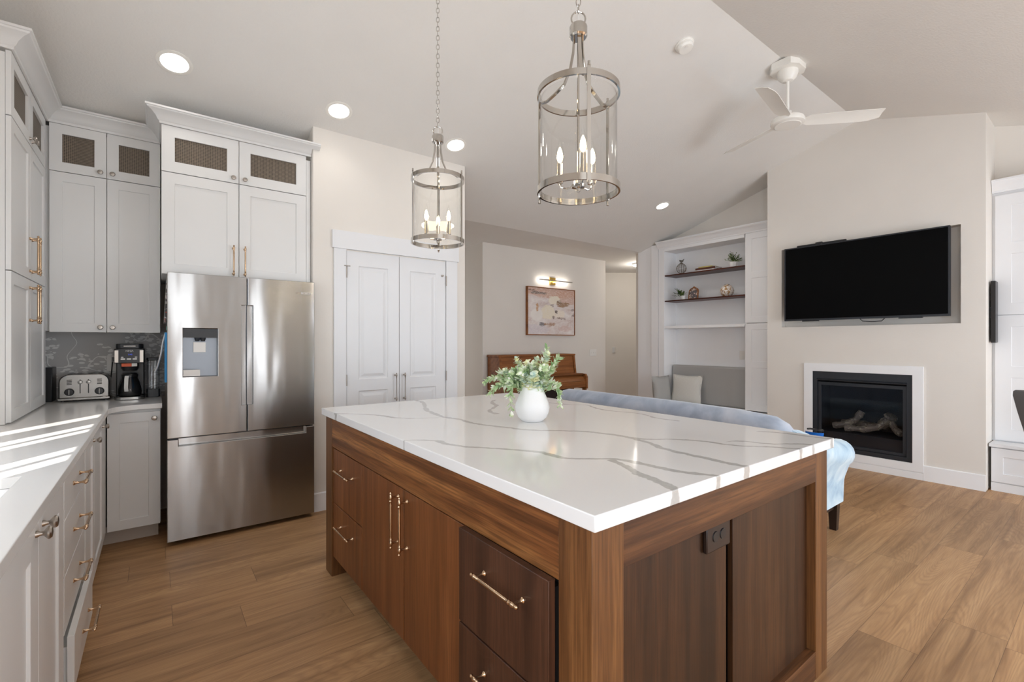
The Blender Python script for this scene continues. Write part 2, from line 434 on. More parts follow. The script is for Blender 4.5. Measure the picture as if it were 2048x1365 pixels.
def leafmat(name, c1, c2, c3):
    t = NT(name)
    a = t.noise(t.coord((1, 1, 1)), 28, 2)
    t.set(Base_Color=t.ramp(a, [(0.36, c1), (0.5, c2), (0.64, c3)]), Roughness=0.6)
    return t.m
MT['euca'] = leafmat('eucalyptus_leaf', srgb(190, 212, 206), srgb(218, 228, 200), srgb(238, 234, 190))
MT['fern'] = leafmat('white_tipped_leaf', srgb(152, 184, 132), srgb(200, 216, 172), srgb(246, 248, 240))
MT['stem'] = plain('green_stem', srgb(142, 160, 112), 0.6)
MT['green'] = leafmat('dark_green_leaf', srgb(34, 54, 24), srgb(60, 84, 36), srgb(104, 124, 60))

# ------------------------------------------------------------------ mesh helpers
class MB:
    def __init__(s):
        s.v, s.f = [], []
    def add(s, vs, fs):
        k = len(s.v)
        s.v += [tuple(p) for p in vs]
        s.f += [tuple(i + k for i in f) for f in fs]
        return s
    def box(s, x0, x1, y0, y1, z0, z1):
        vs = [(x, y, z) for x in (x0, x1) for y in (y0, y1) for z in (z0, z1)]
        return s.add(vs, [(0, 1, 3, 2), (4, 6, 7, 5), (0, 4, 5, 1), (2, 3, 7, 6), (0, 2, 6, 4), (1, 5, 7, 3)])
    def loft(s, loops, cap=True, closed=False):
        n = len(loops[0]); k = len(loops)
        vs = [p for L in loops for p in L]
        fs = []
        for a in range(k if closed else k - 1):
            b = (a + 1) % k
            for i in range(n):
                j = (i + 1) % n
                fs.append((a * n + i, a * n + j, b * n + j, b * n + i))
        if cap and not closed:
            fs.append(tuple(range(n - 1, -1, -1)))
            fs.append(tuple((k - 1) * n + i for i in range(n)))
        return s.add(vs, fs)
    def prism(s, poly, plane, lo, hi):
        def P(a, b, c):
            return {'xy': (a, b, c), 'xz': (a, c, b), 'yz': (c, a, b)}[plane]
        return s.loft([[P(a, b, c) for a, b in poly] for c in (lo, hi)])
    def lathe(s, prof, o=(0, 0, 0), d=(0, 0, 1), seg=20):
        d = Vector(d).normalized(); o = Vector(o)
        a = d.orthogonal().normalized(); b = d.cross(a)
        loops = []
        for r, h in prof:
            r = max(r, 1e-4)
            loops.append([o + d * h + (a * math.cos(2 * math.pi * i / seg) + b * math.sin(2 * math.pi * i / seg)) * r for i in range(seg)])
        return s.loft(loops)
    def tube(s, pts, r, seg=8, closed=False):
        pts = [Vector(p) for p in pts]; n = len(pts)
        rs = r if isinstance(r, (list, tuple)) else [r] * n
        loops, up = [], None
        for i, p in enumerate(pts):
            if closed: t = pts[(i + 1) % n] - pts[i - 1]
            else: t = pts[min(i + 1, n - 1)] - pts[max(i - 1, 0)]
            t.normalize()
            if up is None: up = t.orthogonal().normalized()
            up = (up - t * up.dot(t))
            up = up.normalized() if up.length > 1e-6 else t.orthogonal().normalized()
            sd = t.cross(up)
            loops.append([p + (up * math.cos(2 * math.pi * j / seg) + sd * math.sin(2 * math.pi * j / seg)) * rs[i] for j in range(seg)])
        return s.loft(loops, cap=not closed, closed=closed)
    def ribbon(s, pts, w, t, wdir):
        """flat strap: thickness t, width w along wdir (one vector, or one for each point)"""
        pts = [Vector(p) for p in pts]; loops = []
        for i, p in enumerate(pts):
            tg = (pts[min(i + 1, len(pts) - 1)] - pts[max(i - 1, 0)]).normalized()
            wd = Vector(wdir).normalized()
            nn = tg.cross(wd).normalized()
            loops.append([p + wd * w / 2 + nn * t / 2, p - wd * w / 2 + nn * t / 2, p - wd * w / 2 - nn * t / 2, p + wd * w / 2 - nn * t / 2])
        return s.loft(loops)
    def ball(s, c, r, seg=14, rings=8):
        r = r if isinstance(r, (tuple, list)) else (r, r, r)
        loops = []
        for k in range(rings + 1):
            ph = math.pi * k / rings
            q = max(math.sin(ph), 0.01)
            loops.append([(c[0] + r[0] * q * math.cos(2 * math.pi * i / seg), c[1] + r[1] * q * math.sin(2 * math.pi * i / seg), c[2] - r[2] * math.cos(ph)) for i in range(seg)])
        return s.loft(loops)
    def hf(s, o, u, n, xs, zs, d=None, t=0.02, rings=None):
        """board with a grid of cells: each cell lies at its own depth (None = hole); rings = {cell: [(inset, depth), ...]}"""
        o, u, n, v = Vector(o), Vector(u), Vector(n), Vector((0, 0, 1))
        nx, nz = len(xs) - 1, len(zs) - 1
        d = d or {}; rings = rings or {}
        D = lambda i, j: d.get((i, j), 0.0) if 0 <= i < nx and 0 <= j < nz else None
        P = lambda a, b, c: o + u * a + v * b + n * c
        def quad(ps, nn):
            a = (ps[1] - ps[0]).cross(ps[2] - ps[0])
            if a.length < 1e-12: a = (ps[2] - ps[0]).cross(ps[3] - ps[0])
            if a.dot(nn) < 0: ps = ps[::-1]
            s.add(ps, [(0, 1, 2, 3)])
        for i in range(nx):
            for j in range(nz):
                h = D(i, j)
                if h is None: continue
                x0, x1, z0, z1 = xs[i], xs[i + 1], zs[j], zs[j + 1]
                quad([P(x0, z0, -t), P(x1, z0, -t), P(x1, z1, -t), P(x0, z1, -t)], -n)
                if (i, j) in rings:
                    prev = (0.0, h)
                    for ins, dep in rings[(i, j)]:
                        a, b = prev
                        A = [P(x0 + a, z0 + a, b), P(x1 - a, z0 + a, b), P(x1 - a, z1 - a, b), P(x0 + a, z1 - a, b)]
                        B = [P(x0 + ins, z0 + ins, dep), P(x1 - ins, z0 + ins, dep), P(x1 - ins, z1 - ins, dep), P(x0 + ins, z1 - ins, dep)]
                        cen = P((x0 + x1) / 2, (z0 + z1) / 2, dep)
                        for q in range(4):
                            ps = [A[q], A[(q + 1) % 4], B[(q + 1) % 4], B[q]]
                            nn = n * 1.0
                            if abs(ins - a) < 1e-6: nn = (cen - A[q]) * (1 if dep < b else -1)
                            quad(ps, nn)
                        prev = (ins, dep)
                    a, b = prev
                    quad([P(x0 + a, z0 + a, b), P(x1 - a, z0 + a, b), P(x1 - a, z1 - a, b), P(x0 + a, z1 - a, b)], n)
                else:
                    quad([P(x0, z0, h), P(x1, z0, h), P(x1, z1, h), P(x0, z1, h)], n)
                for di, dj, ea, eb, nn in ((-1, 0, (x0, z0), (x0, z1), -u), (1, 0, (x1, z0), (x1, z1), u), (0, -1, (x0, z0), (x1, z0), -v), (0, 1, (x0, z1), (x1, z1), v)):
                    g = D(i + di, j + dj)
                    lo = -t if g is None else g
                    if lo < h - 1e-9:
                        quad([P(*ea, lo), P(*eb, lo), P(*eb, h), P(*ea, h)], nn)
        return s
    def build(s, name, mat, parent=None, bevel=0.0, seg=2, smooth=True, origin=None, recalc=True, sub=0, ang=35):
        me = bpy.data.meshes.new(name)
        root = parent
        while root is not None and root.parent is not None: root = root.parent
        off = Vector(root.location) if root is not None else Vector(origin or (0, 0, 0))
        me.from_pydata([tuple(Vector(p) - off) for p in s.v], [], s.f)
        bm = bmesh.new(); bm.from_mesh(me)
        bmesh.ops.remove_doubles(bm, verts=bm.verts, dist=1e-5)
        if recalc: bmesh.ops.recalc_face_normals(bm, faces=bm.faces)
        th = math.radians(ang)
        for f in bm.faces: f.smooth = smooth
        for e in bm.edges:
            e.smooth = len(e.link_faces) == 2 and e.calc_face_angle(0) < th
        bm.to_mesh(me); bm.free()
        me.materials.append(MT[mat] if isinstance(mat, str) else mat)
        o = bpy.data.objects.new(name, me)
        COL.objects.link(o)
        if parent is not None: o.parent = parent
        else: o.location = off
        if bevel:
            b = o.modifiers.new('bevel', 'BEVEL'); b.width = bevel; b.segments = seg; b.limit_method = 'ANGLE'; b.angle_limit = math.radians(40)
        if sub:
            q = o.modifiers.new('sub', 'SUBSURF'); q.levels = sub; q.render_levels = sub
        return o

def tag(o, label, cat, group=None, kind=None):
    o['label'] = label; o['category'] = cat
    if group: o['group'] = group
    if kind: o['kind'] = kind
    return o
def thing(name, label, cat, loc, group=None):
    o = bpy.data.objects.new(name, None)
    COL.objects.link(o)
    o.location = loc
    o.empty_display_size = 0.1
    return tag(o, label, cat, group)
def struct(o):
    o['kind'] = 'structure'
    return o
def B(*a):
    return MB().box(*a)
def text(s, name, mat, parent, loc, rot, size, depth=0.0008):
    c = bpy.data.curves.new(name, 'FONT')
    c.body = s; c.size = size; c.extrude = depth; c.align_x = 'CENTER'; c.align_y = 'CENTER'
    tmp = bpy.data.objects.new(name, c)
    COL.objects.link(tmp)
    dg = bpy.context.evaluated_depsgraph_get()
    me = bpy.data.meshes.new_from_object(tmp.evaluated_get(dg))
    bpy.data.objects.remove(tmp)
    me.name = name
    me.materials.clear(); me.materials.append(MT[mat])
    root = parent
    while root.parent is not None: root = root.parent
    o = bpy.data.objects.new(name, me)
    COL.objects.link(o); o.parent = parent
    o.location = Vector(loc) - Vector(root.location)
    o.rotation_euler = rot
    return o

XV, YV, ZV = Vector((1, 0, 0)), Vector((0, 1, 0)), Vector((0, 0, 1))

def pull(parent, p0, p1, n, mat='bronze', stand=0.036, r=0.0052, over=0.020, name='handle'):
    """bar pull on two turned posts with ball finials; p0 and p1 lie on the door face"""
    p0, p1, n = Vector(p0), Vector(p1), Vector(n)
    a = (p1 - p0).normalized(); L = (p1 - p0).length
    m = MB()
    for p in (p0, p1):
        m.lathe([(0.0085, 0), (0.0085, 0.003), (0.006, 0.006), (0.0042, 0.012), (0.0042, stand - 0.012), (0.006, stand - 0.006), (0.0075, stand), (0.006, stand + 0.005), (0.001, stand + 0.0075)], p, n, 12)
    q = p0 + n * stand
    e = over
    prof = [(0.001, -e), (0.0045, -e + 0.002), (0.0058, -e + 0.006), (0.0035, -e + 0.010), (0.0065, -0.006), (0.0076, 0), (0.0065, 0.006), (0.0048, 0.010), (0.0072, 0.014), (0.0050, 0.019), (r, 0.026)]
    prof += [(rr, L - h) for rr, h in reversed(prof)]
    m.lathe(prof, q, a, 12)
    return m.build(name, mat, parent)
def knob(parent, p, n, mat='knob', r=0.0155, name='knob'):
    return MB().lathe([(0.009, 0), (0.0085, 0.004), (0.0055, 0.009), (0.0055, 0.014), (0.010, 0.018), (r, 0.024), (r, 0.028), (r * 0.8, 0.032), (0.001, 0.034)], p, n, 16).build(name, mat, parent)
def shaker(parent, o, u, n, w, h, t=0.020, s=0.062, rec=0.008, mat='white', name='door', rails=()):
    zs = [0, s] + [z for r in rails for z in (r - s / 2, r + s / 2)] + [h - s, h]
    d = {(1, j): -rec for j in range(1, len(zs) - 1, 2)}
    return MB().hf(o, u, n, [0, s, w - s, w], zs, d, t).build(name, mat, parent, recalc=False, smooth=False, bevel=0.0012, seg=1)
def glazed(parent, o, u, n, w, h, t=0.020, s=0.062, name='door'):
    d = MB().hf(o, u, n, [0, s, w - s, w], [0, s, h - s, h], {(1, 1): None}, t).build(name, 'white', parent, recalc=False, smooth=False)
    o, u, n = Vector(o), Vector(u), Vector(n)
    p = [o + u * (s - 0.004) + ZV * (s - 0.004) - n * 0.012, o + u * (w - s + 0.004) + ZV * (h - s + 0.004) - n * 0.015]
    B(*sorted((p[0].x, p[1].x)), *sorted((p[0].y, p[1].y)), *sorted((p[0].z, p[1].z))).build('mesh_panel', 'wiremesh', d)
    return d

# crown profile: (projection, height) measured from the bottom edge on the face
CROWN = [(0, 0), (0.010, 0), (0.012, 0.014), (0.020, 0.020), (0.030, 0.040), (0.052, 0.062), (0.074, 0.072), (0.078, 0.080), (0.085, 0.082), (0.085, 0.094), (0, 0.094)]
def mould(path, z, prof, name, mat, parent=None, origin=None):
    """sweep a moulding profile along a level path; out is to the right of the walking direction"""
    P = [Vector((p[0], p[1], 0)) for p in path]
    loops = []
    for i, p in enumerate(P):
        ds = []
        if i > 0: ds.append((P[i] - P[i - 1]).normalized())
        if i < len(P) - 1: ds.append((P[i + 1] - P[i]).normalized())
        ns = [Vector((d.y, -d.x, 0)) for d in ds]
        m = sum(ns, Vector()).normalized()
        k = 1.0 / max(m.dot(ns[0]), 0.2)
        loops.append([p + m * k * a + ZV * (z + b) for a, b in prof])
    return MB().loft(loops).build(name, mat, parent, origin=origin, smooth=True, ang=30)

def zc(y):
    """ceiling height: ridge at y = 1.72"""
    if y >= 4.71: return 2.767
    return 3.022 - 0.3 * (y - 3.86) if y >= 1.72 else 3.664 - 0.3 * (1.72 - y)

# ------------------------------------------------------------------ the room
XL, YB, YF, YK, XF = -0.86, 4.66, -2.2, 3.86, 5.88
struct(B(-1.2, 9.4, -2.6, 9.0, -0.1, 0).build('floor', 'floor'))
struct(MB().prism([(1.72, 3.664), (4.71, 2.767), (4.71, 2.92), (1.72, 3.82)], 'yz', -1.1, 9.4).build('ceiling', 'ceiling', smooth=False))
struct(MB().prism([(-2.6, zc(-2.6)), (1.72, 3.664), (1.72, 3.82), (-2.6, zc(-2.6) + 0.16)], 'yz', -1.1, 9.4).build('ceiling', 'ceiling', smooth=False))
struct(MB().prism([(4.71, 2.767), (9.0, 2.767), (9.0, 2.92), (4.71, 2.92)], 'yz', -1.1, 9.4).build('ceiling', 'ceiling', smooth=False))
# left wall with the kitchen window (panes between y 1.35 and 2.75) and a window behind the camera
wl = MB()
wl.box(-1.02, XL, -2.36, -1.85, 0, 3.9).box(-1.02, XL, -0.1, 1.06, 0, 3.9).box(-1.02, XL, 2.66, 4.82, 0, 3.9)
wl.box(-1.02, XL, -1.85, -0.1, 0, 0.5).box(-1.02, XL, -1.85, -0.1, 2.3, 3.9)
wl.box(-1.02, XL, 1.06, 2.66, 0, 1.04).box(-1.02, XL, 1.06, 2.66, 2.30, 3.9)
struct(wl.build('wall_left', 'wall', smooth=False))
w1 = struct(MB().hf((-0.995, 1.06, 1.04), (0, 1, 0), (1, 0, 0), [0, 0.06, 0.20, 0.225, 0.36, 0.71, 0.83, 0.855, 1.00, 1.23, 1.50, 1.60], [0, 0.04, 1.23, 1.26],
    {(i, 1): None for i in (1, 3, 5, 7, 9)}, 0.02).build('window_1', 'trim', recalc=False, smooth=False))
B(-1.008, -1.004, 1.10, 2.60, 1.07, 2.28).build('pane', 'winglass', w1)
w2 = struct(MB().hf((-0.90, -1.85, 0.5), (0, 1, 0), (1, 0, 0), [0, 0.06, 0.85, 0.90, 1.69, 1.75], [0, 0.06, 1.74, 1.80], {(1, 1): None, (3, 1): None}, 0.05).build('window_2', 'trim', recalc=False, smooth=False))
B(-0.932, -0.928, -1.83, -0.12, 0.52, 2.28).build('pane', 'winglass', w2)
wf = MB()
wf.box(-1.02, 0.28, YF - 0.16, YF, 0, 3.6).box(0.46, 1.44, YF - 0.16, YF, 0, 3.6).box(1.62, 2.65, YF - 0.16, YF, 0, 3.6)
for _a, _b in ((0.28, 0.46), (1.44, 1.62)):  # narrow slots added in the unseen wall for the streak lamps
    wf.box(_a, _b, YF - 0.16, YF, 0, 0.15).box(_a, _b, YF - 0.16, YF, 2.25, 3.6)
wf.box(5.35, 6.7, YF - 0.16, YF, 0, 3.6).box(2.65, 5.35, YF - 0.16, YF, 2.35, 3.6)
struct(wf.build('wall_front', 'wall', smooth=False))
w3 = struct(MB().hf((2.65, YF - 0.04, 0), (1, 0, 0), (0, 1, 0), [0, 0.08, 1.30, 1.40, 2.62, 2.70], [0, 0.12, 2.26, 2.35], {(1, 1): None, (3, 1): None}, 0.05).build('window_3', 'trim', recalc=False, smooth=False))
B(2.70, 5.30, YF - 0.072, YF - 0.068, 0.05, 2.3).build('pane', 'winglass', w3)
# kitchen back wall, fridge alcove and pantry wall (one block, the pantry wall stands forward)
struct(B(-1.02, 1.02, YB, YB + 0.15, 0, 2.92).build('wall_back', 'wall', smooth=False))
struct(MB().prism([(YK, 0), (YB + 0.15, 0), (YB + 0.15, 2.80), (4.70, 2.80), (YK, 3.06)], 'yz', 0.979, 2.372).build('wall_kitchen', 'wall', smooth=False, bevel=0.008))
struct(B(-0.86, 0.06, YB - 0.006, YB, 0.90, 1.45).build('wall_backsplash', 'wallpaper', smooth=False))
struct(B(2.30, 2.372, YB + 0.15, 9.0, 0, 2.80).build('wall_entry', 'wall', smooth=False))
struct(B(3.73, 6.345, 5.595, 6.1, 0, 2.80).build('wall_piano', 'wall', smooth=False, bevel=0.01))
struct(B(3.73, 3.80, 6.1, 9.0, 0, 2.80).build('wall_entry_side', 'wall', smooth=False))
struct(B(2.372, 3.73, 8.6, 8.75, 0, 2.80).build('wall_entry_end', 'wall', smooth=False))
hw = MB().prism([(6.0, 7.6), (7.43, 6.515), (7.937, 6.127), (8.19, 6.112), (9.4, 6.08), (9.4, 6.3), (8.2, 6.3), (6.1, 7.8)], 'xy', 0, 2.80)
struct(hw.build('wall_hall', 'wall', smooth=False))
struct(B(9.3, 9.4, 4.5, 6.2, 0, 2.8).build('wall_hall_end', 'wall', smooth=False))
struct(B(6.30, 9.4, 4.75, 4.9, 0, 2.80).build('wall_hall_side', 'wall', smooth=False))
# fireplace bump-out with the TV niche and the firebox opening
nY0, nY1, nZ0, nZ1 = 0.925, 2.470, 1.505, 2.415
fY0, fY1, fZ0, fZ1 = 1.268, 2.140, 0.150, 1.008
bY0, bY1 = 0.762, 2.632
m = MB()
m.box(XF, 6.7, bY0, bY1, 0, fZ0)
m.box(XF, 6.7, bY0, fY0, fZ0, fZ1).box(XF, 6.7, fY1, bY1, fZ0, fZ1).box(6.36, 6.7, fY0, fY1, fZ0, fZ1)
m.box(XF, 6.7, bY0, bY1, fZ1, nZ0)
m.box(XF, 6.7, bY0, nY0, nZ0, nZ1).box(XF, 6.7, nY1, bY1, nZ0, nZ1).box(XF + 0.12, 6.7, nY0, nY1, nZ0, nZ1)
m.prism([(bY0, nZ1), (bY1, nZ1), (bY1, zc(bY1) + 0.03), (1.72, 3.694), (bY0, zc(bY0) + 0.03)], 'yz', XF, 6.7)
struct(m.build('wall_fireplace', 'wall', smooth=False))
struct(MB().prism([(bY1, 2.80), (4.5, 2.80), (4.5, 2.86), (bY1, zc(bY1) + 0.03)], 'yz', 6.30, 6.7).build('wall_above_bookcase', 'wall', smooth=False))
struct(MB().prism([(-2.3, 0), (bY0, 0), (bY0, zc(bY0) + 0.03), (-2.3, zc(-2.3) + 0.03)], 'yz', 6.34, 6.7).build('wall_right', 'wall', smooth=False))
# white end of the bookcase wall, its outer strip turned back at an angle
struct(MB().prism([(6.15, 4.37), (6.15, 4.492), (6.165, 4.496), (6.172, 4.605), (6.172, 4.76), (6.7, 4.76), (6.7, 4.37)], 'xy', 0, 2.83).build('wall_bookcase_end', 'trim', smooth=False))
# baseboards
def base_board(name, a, b, n, h=0.145, t=0.016):
    a, b, n = Vector((*a, 0)), Vector((*b, 0)), Vector((*n, 0))
    L = []
    for p in (a, b):
        L.append([p + n * x + ZV * z for x, z in ((0, 0), (t, 0), (t, h - 0.006), (t - 0.006, h), (0, h))])
    struct(MB().loft(L).build(name, 'trim', smooth=False))
base_board('baseboard_kitchen', (0.985, YK), (1.13, YK), (0, -1))
base_board('baseboard_pantry', (2.285, YK), (2.372, YK), (0, -1))
base_board('baseboard_fireplace', (XF, bY0), (XF, 1.185), (-1, 0))
base_board('baseboard_fireplace_left', (XF, 2.225), (XF, bY1), (-1, 0))
base_board('baseboard_hearth', (XF, 1.1855), (XF, 2.2245), (-1, 0), h=0.070)
base_board('baseboard_piano', (3.73, 5.595), (6.345, 5.595), (0, -1))

# ------------------------------------------------------------------ pantry doors and casing
def casing():
    m = MB()
    m.prism([(1.136, 0), (1.234, 0), (1.234, 2.087), (1.136, 2.087)], 'xz', YK - 0.020, YK)
    m.prism([(2.156, 0), (2.274, 0), (2.274, 2.087), (2.156, 2.087)], 'xz', YK - 0.020, YK)
    m.box(1.122, 2.288, YK - 0.028, YK, 2.087, 2.232)
    struct(m.build('trim_1', 'doorwhite', smooth=False, bevel=0.002))
casing()
def pantry_door(i, x0, x1, hx, latch):
    w = x1 - x0
    s = 0.098
    RG = [(0.0, 0.0), (0.006, -0.006), (0.014, -0.009), (0.018, -0.009), (0.045, -0.002)]
    d = struct(MB().hf((x0, YK - 0.010, 0.012), XV, -YV, [0, s, w - s, w], [0, 0.20, 0.915, 1.010, 1.948, 2.064], None, 0.008, {(1, 1): RG, (1, 3): RG}).build('door_%d' % i, 'doorwhite', recalc=False, smooth=False))
    pull(d, (hx, YK - 0.010, 0.842), (hx, YK - 0.010, 1.045), -YV, 'knob', stand=0.034, r=0.0045)
    xe = x0 if i == 1 else x1
    for z in (0.25, 1.02, 1.90):
        h = MB().lathe([(0.005, 0), (0.005, 0.09)], (xe + (-0.003 if i == 1 else 0.003), YK - 0.022, z - 0.045), ZV, 8)
        h.build('hinge', 'knob', d)
    return d
d1 = pantry_door(1, 1.239, 1.6905, 1.655, True)
d2 = pantry_door(2, 1.6965, 2.151, 1.735, True)
MB().tube([(1.215, YK - 0.030, 1.950), (1.262, YK - 0.030, 1.950)], 0.004, 8).tube([(1.240, YK - 0.012, 1.950), (1.240, YK - 0.034, 1.950)], 0.005, 8).build('latch', 'knob', d1)
MB().lathe([(0.011, 0), (0.008, 0.006), (0.005, 0.012), (0.009, 0.020), (0.001, 0.024)], (2.115, YK - 0.010, 1.945), -YV, 12).build('latch', 'knob', d2)

# ------------------------------------------------------------------ left run of kitchen cabinets
LX = -0.57      # door face of the tall cabinet
T = thing('tall_cabinet', 'tall white cabinet standing on the worktop left of the toaster, six doors', 'cabinet', (-0.7, 3.83, 0.92))
B(-0.858, LX - 0.021, 3.355, 4.29, 0.922, 2.765).build('body', 'white', T, bevel=0.001)
ys = ((3.358, 3.812), (3.816, 4.270))
for k, (a, b) in enumerate(ys):
    w = b - a
    hy = b - 0.030 if k == 0 else a + 0.030
    d = shaker(T, (LX, a, 0.930), YV, XV, w, 0.755)
    pull(d, (LX, hy, 1.455), (LX, hy, 1.640), XV)
    d = shaker(T, (LX, a, 1.690), YV, XV, w, 0.765)
    pull(d, (LX, hy, 1.735), (LX, hy, 1.920), XV)
    d = glazed(T, (LX, a, 2.460), YV, XV, w, 0.318)
    knob(d, (LX, hy, 2.490), XV)
T = thing('wall_cabinet', 'white wall cabinet above the toaster and coffee maker with four doors', 'cabinet', (-0.25, 4.45, 1.40))
B(-0.588, 0.030, 4.315, 4.652, 1.405, 2.762).build('body', 'white', T, bevel=0.001)
UY = 4.294
for k, (a, b) in enumerate(((-0.556, -0.271), (-0.267, 0.027))):
    w = b - a
    hx = b - 0.030 if k == 0 else a + 0.030
    d = shaker(T, (a, UY, 1.398), XV, -YV, w, 1.065)
    knob(d, (hx, UY, 1.432), -YV)
    d = glazed(T, (a, UY, 2.468), XV, -YV, w, 0.312)
    knob(d, (hx, UY, 2.498), -YV)
# one crown moulding runs over both cabinets and returns to the wall at its near end
struct(mould([(XL, 3.352), (LX + 0.001, 3.352), (LX + 0.001, UY - 0.001), (0.029, UY - 0.001)], 2.781, CROWN, 'trim_2', 'white'))

T = thing('fridge_cabinet', 'white cabinet above the refrigerator with two mesh doors over two tall doors', 'cabinet', (0.5, 4.2, 1.79))
B(0.034, 0.976, 3.922, 4.652, 1.792, 2.76).build('body', 'white', T, bevel=0.001)
FY = 3.90
for k, (a, b) in enumerate(((0.032, 0.480), (0.484, 0.940))):
    w = b - a
    hx = b - 0.034 if k == 0 else a + 0.034
    d = shaker(T, (a, FY, 1.790), XV, -YV, w, 0.683, s=0.072)
    pull(d, (hx, FY, 1.822), (hx, FY, 2.005), -YV)
    d = glazed(T, (a, FY, 2.479), XV, -YV, w, 0.308, s=0.072)
    knob(d, (hx, FY, 2.510), -YV)
B(0.943, 0.974, FY + 0.006, FY + 0.021, 1.792, 2.76).build('filler_strip', 'white', T)
mould([(0.031, 4.285), (0.031, FY - 0.001), (0.976, FY - 0.001)], 2.789, [(a, b * 0.96) for a, b in CROWN], 'crown', 'white', T)
mould([(0.976, FY - 0.001), (1.030, FY - 0.001)], 2.789, [(0.042, 0.050), (0.052, 0.060), (0.074, 0.069), (0.078, 0.077), (0.085, 0.079), (0.085, 0.090), (0.042, 0.090)], 'crown_end', 'white', T)

# base cabinets under the L shaped worktop (door faces at x = -0.25 and y = 3.945)
BX = -0.25
T = thing('sink_cabinet', 'white sink base cabinet nearest the camera with two knobbed doors', 'cabinet', (-0.55, 1.77, 0))
B(-0.858, BX - 0.021, 1.232, 2.210, 0.115, 0.680).build('body', 'white', T)
B(-0.300, BX - 0.021, 1.232, 2.210, 0.681, 0.886).build('front_rail', 'white', T)
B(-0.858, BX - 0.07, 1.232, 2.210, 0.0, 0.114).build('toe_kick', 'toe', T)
for k, (a, b) in enumerate(((1.240, 1.772), (1.776, 2.205))):
    d = shaker(T, (BX, a, 0.118), YV, XV, b - a, 0.757, s=0.10)
    knob(d, (BX, (b - 0.038) if k == 0 else (a + 0.052), 0.825), XV, r=0.017)
T = thing('near_base_cabinet', 'white base cabinet at the left edge of the photo before the sink cabinet', 'cabinet', (-0.55, 0.8, 0))
B(-0.858, BX - 0.021, 0.32, 1.228, 0.115, 0.886).build('body', 'white', T)
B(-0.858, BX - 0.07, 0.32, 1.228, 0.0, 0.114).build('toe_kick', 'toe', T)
shaker(T, (BX, 0.325, 0.118), YV, XV, 0.90, 0.757, s=0.075)
T = thing('drawer_cabinet', 'white base cabinet with four stacked drawers, the lowest one left slightly open', 'cabinet', (-0.55, 2.5, 0))
B(-0.858, BX - 0.021, 2.214, 2.822, 0.115, 0.886).build('body', 'white', T)
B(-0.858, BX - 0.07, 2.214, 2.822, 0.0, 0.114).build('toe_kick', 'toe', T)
for z0, z1, hz, out in ((0.712, 0.875, 0.791, 0), (0.517, 0.708, 0.614, 0), (0.315, 0.513, 0.418, 0), (0.118, 0.309, 0.139 + 0.075, 0.026)):
    d = B(BX - 0.020 + out, BX + out, 2.222, 2.803, z0, z1).build('drawer', 'white', T, bevel=0.0015)
    if out:
        B(BX - 0.030, BX - 0.020 + out, 2.235, 2.79, z0 + 0.02, z1 - 0.04).build('drawer_box', 'white', d)
    pull(d, (BX + out, 2.440, hz), (BX + out, 2.620, hz), XV)
T = thing('corner_cabinet', 'white base cabinet in the corner beside the drawers with two narrow knobbed doors', 'cabinet', (-0.55, 3.3, 0))
B(-0.858, BX - 0.021, 2.826, 4.63, 0.115, 0.886).build('body', 'white', T)
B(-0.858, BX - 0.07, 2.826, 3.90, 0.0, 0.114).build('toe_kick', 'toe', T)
for a, b in ((2.834, 3.205), (3.215, 3.695)):
    d = shaker(T, (BX, a, 0.118), YV, XV, b - a, 0.757, s=0.062)
    knob(d, (BX, b - 0.034, 0.832), XV, r=0.015)
B(BX - 0.021, BX - 0.002, 3.70, 3.944, 0.115, 0.886).build('filler_strip', 'white', T)
T = thing('single_door_cabinet', 'white one-door base cabinet left of the refrigerator under the coffee maker', 'cabinet', (-0.1, 4.3, 0))
B(-0.246, 0.028, 3.966, 4.63, 0.115, 0.886).build('body', 'white', T)
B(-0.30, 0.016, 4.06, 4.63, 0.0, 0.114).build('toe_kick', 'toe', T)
d = shaker(T, (-0.246, 3.945, 0.112), XV, -YV, 0.272, 0.755, s=0.062)
knob(d, (-0.006, 3.945, 0.825), -YV, r=0.016)

# L shaped worktop with the sink cut out
def worktop():
    z0, z1 = 0.888, 0.920
    arc = [(-0.229 + 0.17 - 0.17 * math.cos(a), 3.755 + 0.17 * math.sin(a)) for a in [math.pi / 2 * k / 8 for k in range(9)]]
    outer = [(XL + 0.002, 0.30), (-0.229, 0.30)] + arc + [(0.036, 3.925), (0.036, YB - 0.008), (XL + 0.002, YB - 0.008)]
    hole = [(-0.77, 1.25), (-0.326, 1.25), (-0.326, 2.045), (-0.77, 2.045)]
    bm = bmesh.new()
    es = []
    for L in (outer, hole):
        vs = [bm.verts.new((x, y, z1)) for x, y in L]
        es += [bm.edges.new((vs[i], vs[(i + 1) % len(vs)])) for i in range(len(vs))]
    r = bmesh.ops.triangle_fill(bm, edges=es, use_beauty=True)
    fs = [g for g in r['geom'] if isinstance(g, bmesh.types.BMFace)]
    e = bmesh.ops.extrude_face_region(bm, geom=fs)
    bmesh.ops.translate(bm, vec=(0, 0, z0 - z1), verts=[g for g in e['geom'] if isinstance(g, bmesh.types.BMVert)])
    bmesh.ops.recalc_face_normals(bm, faces=bm.faces)
    me = bpy.data.meshes.new('worktop'); bm.to_mesh(me); bm.free()
    me.materials.append(MT['worktop'])
    o = bpy.data.objects.new('worktop', me); COL.objects.link(o)
    tag(o, 'pale polished L-shaped worktop with sun stripes across it', 'worktop')
    b = o.modifiers.new('bevel', 'BEVEL'); b.width = 0.002; b.segments = 2; b.limit_method = 'ANGLE'
worktop()
m = MB()
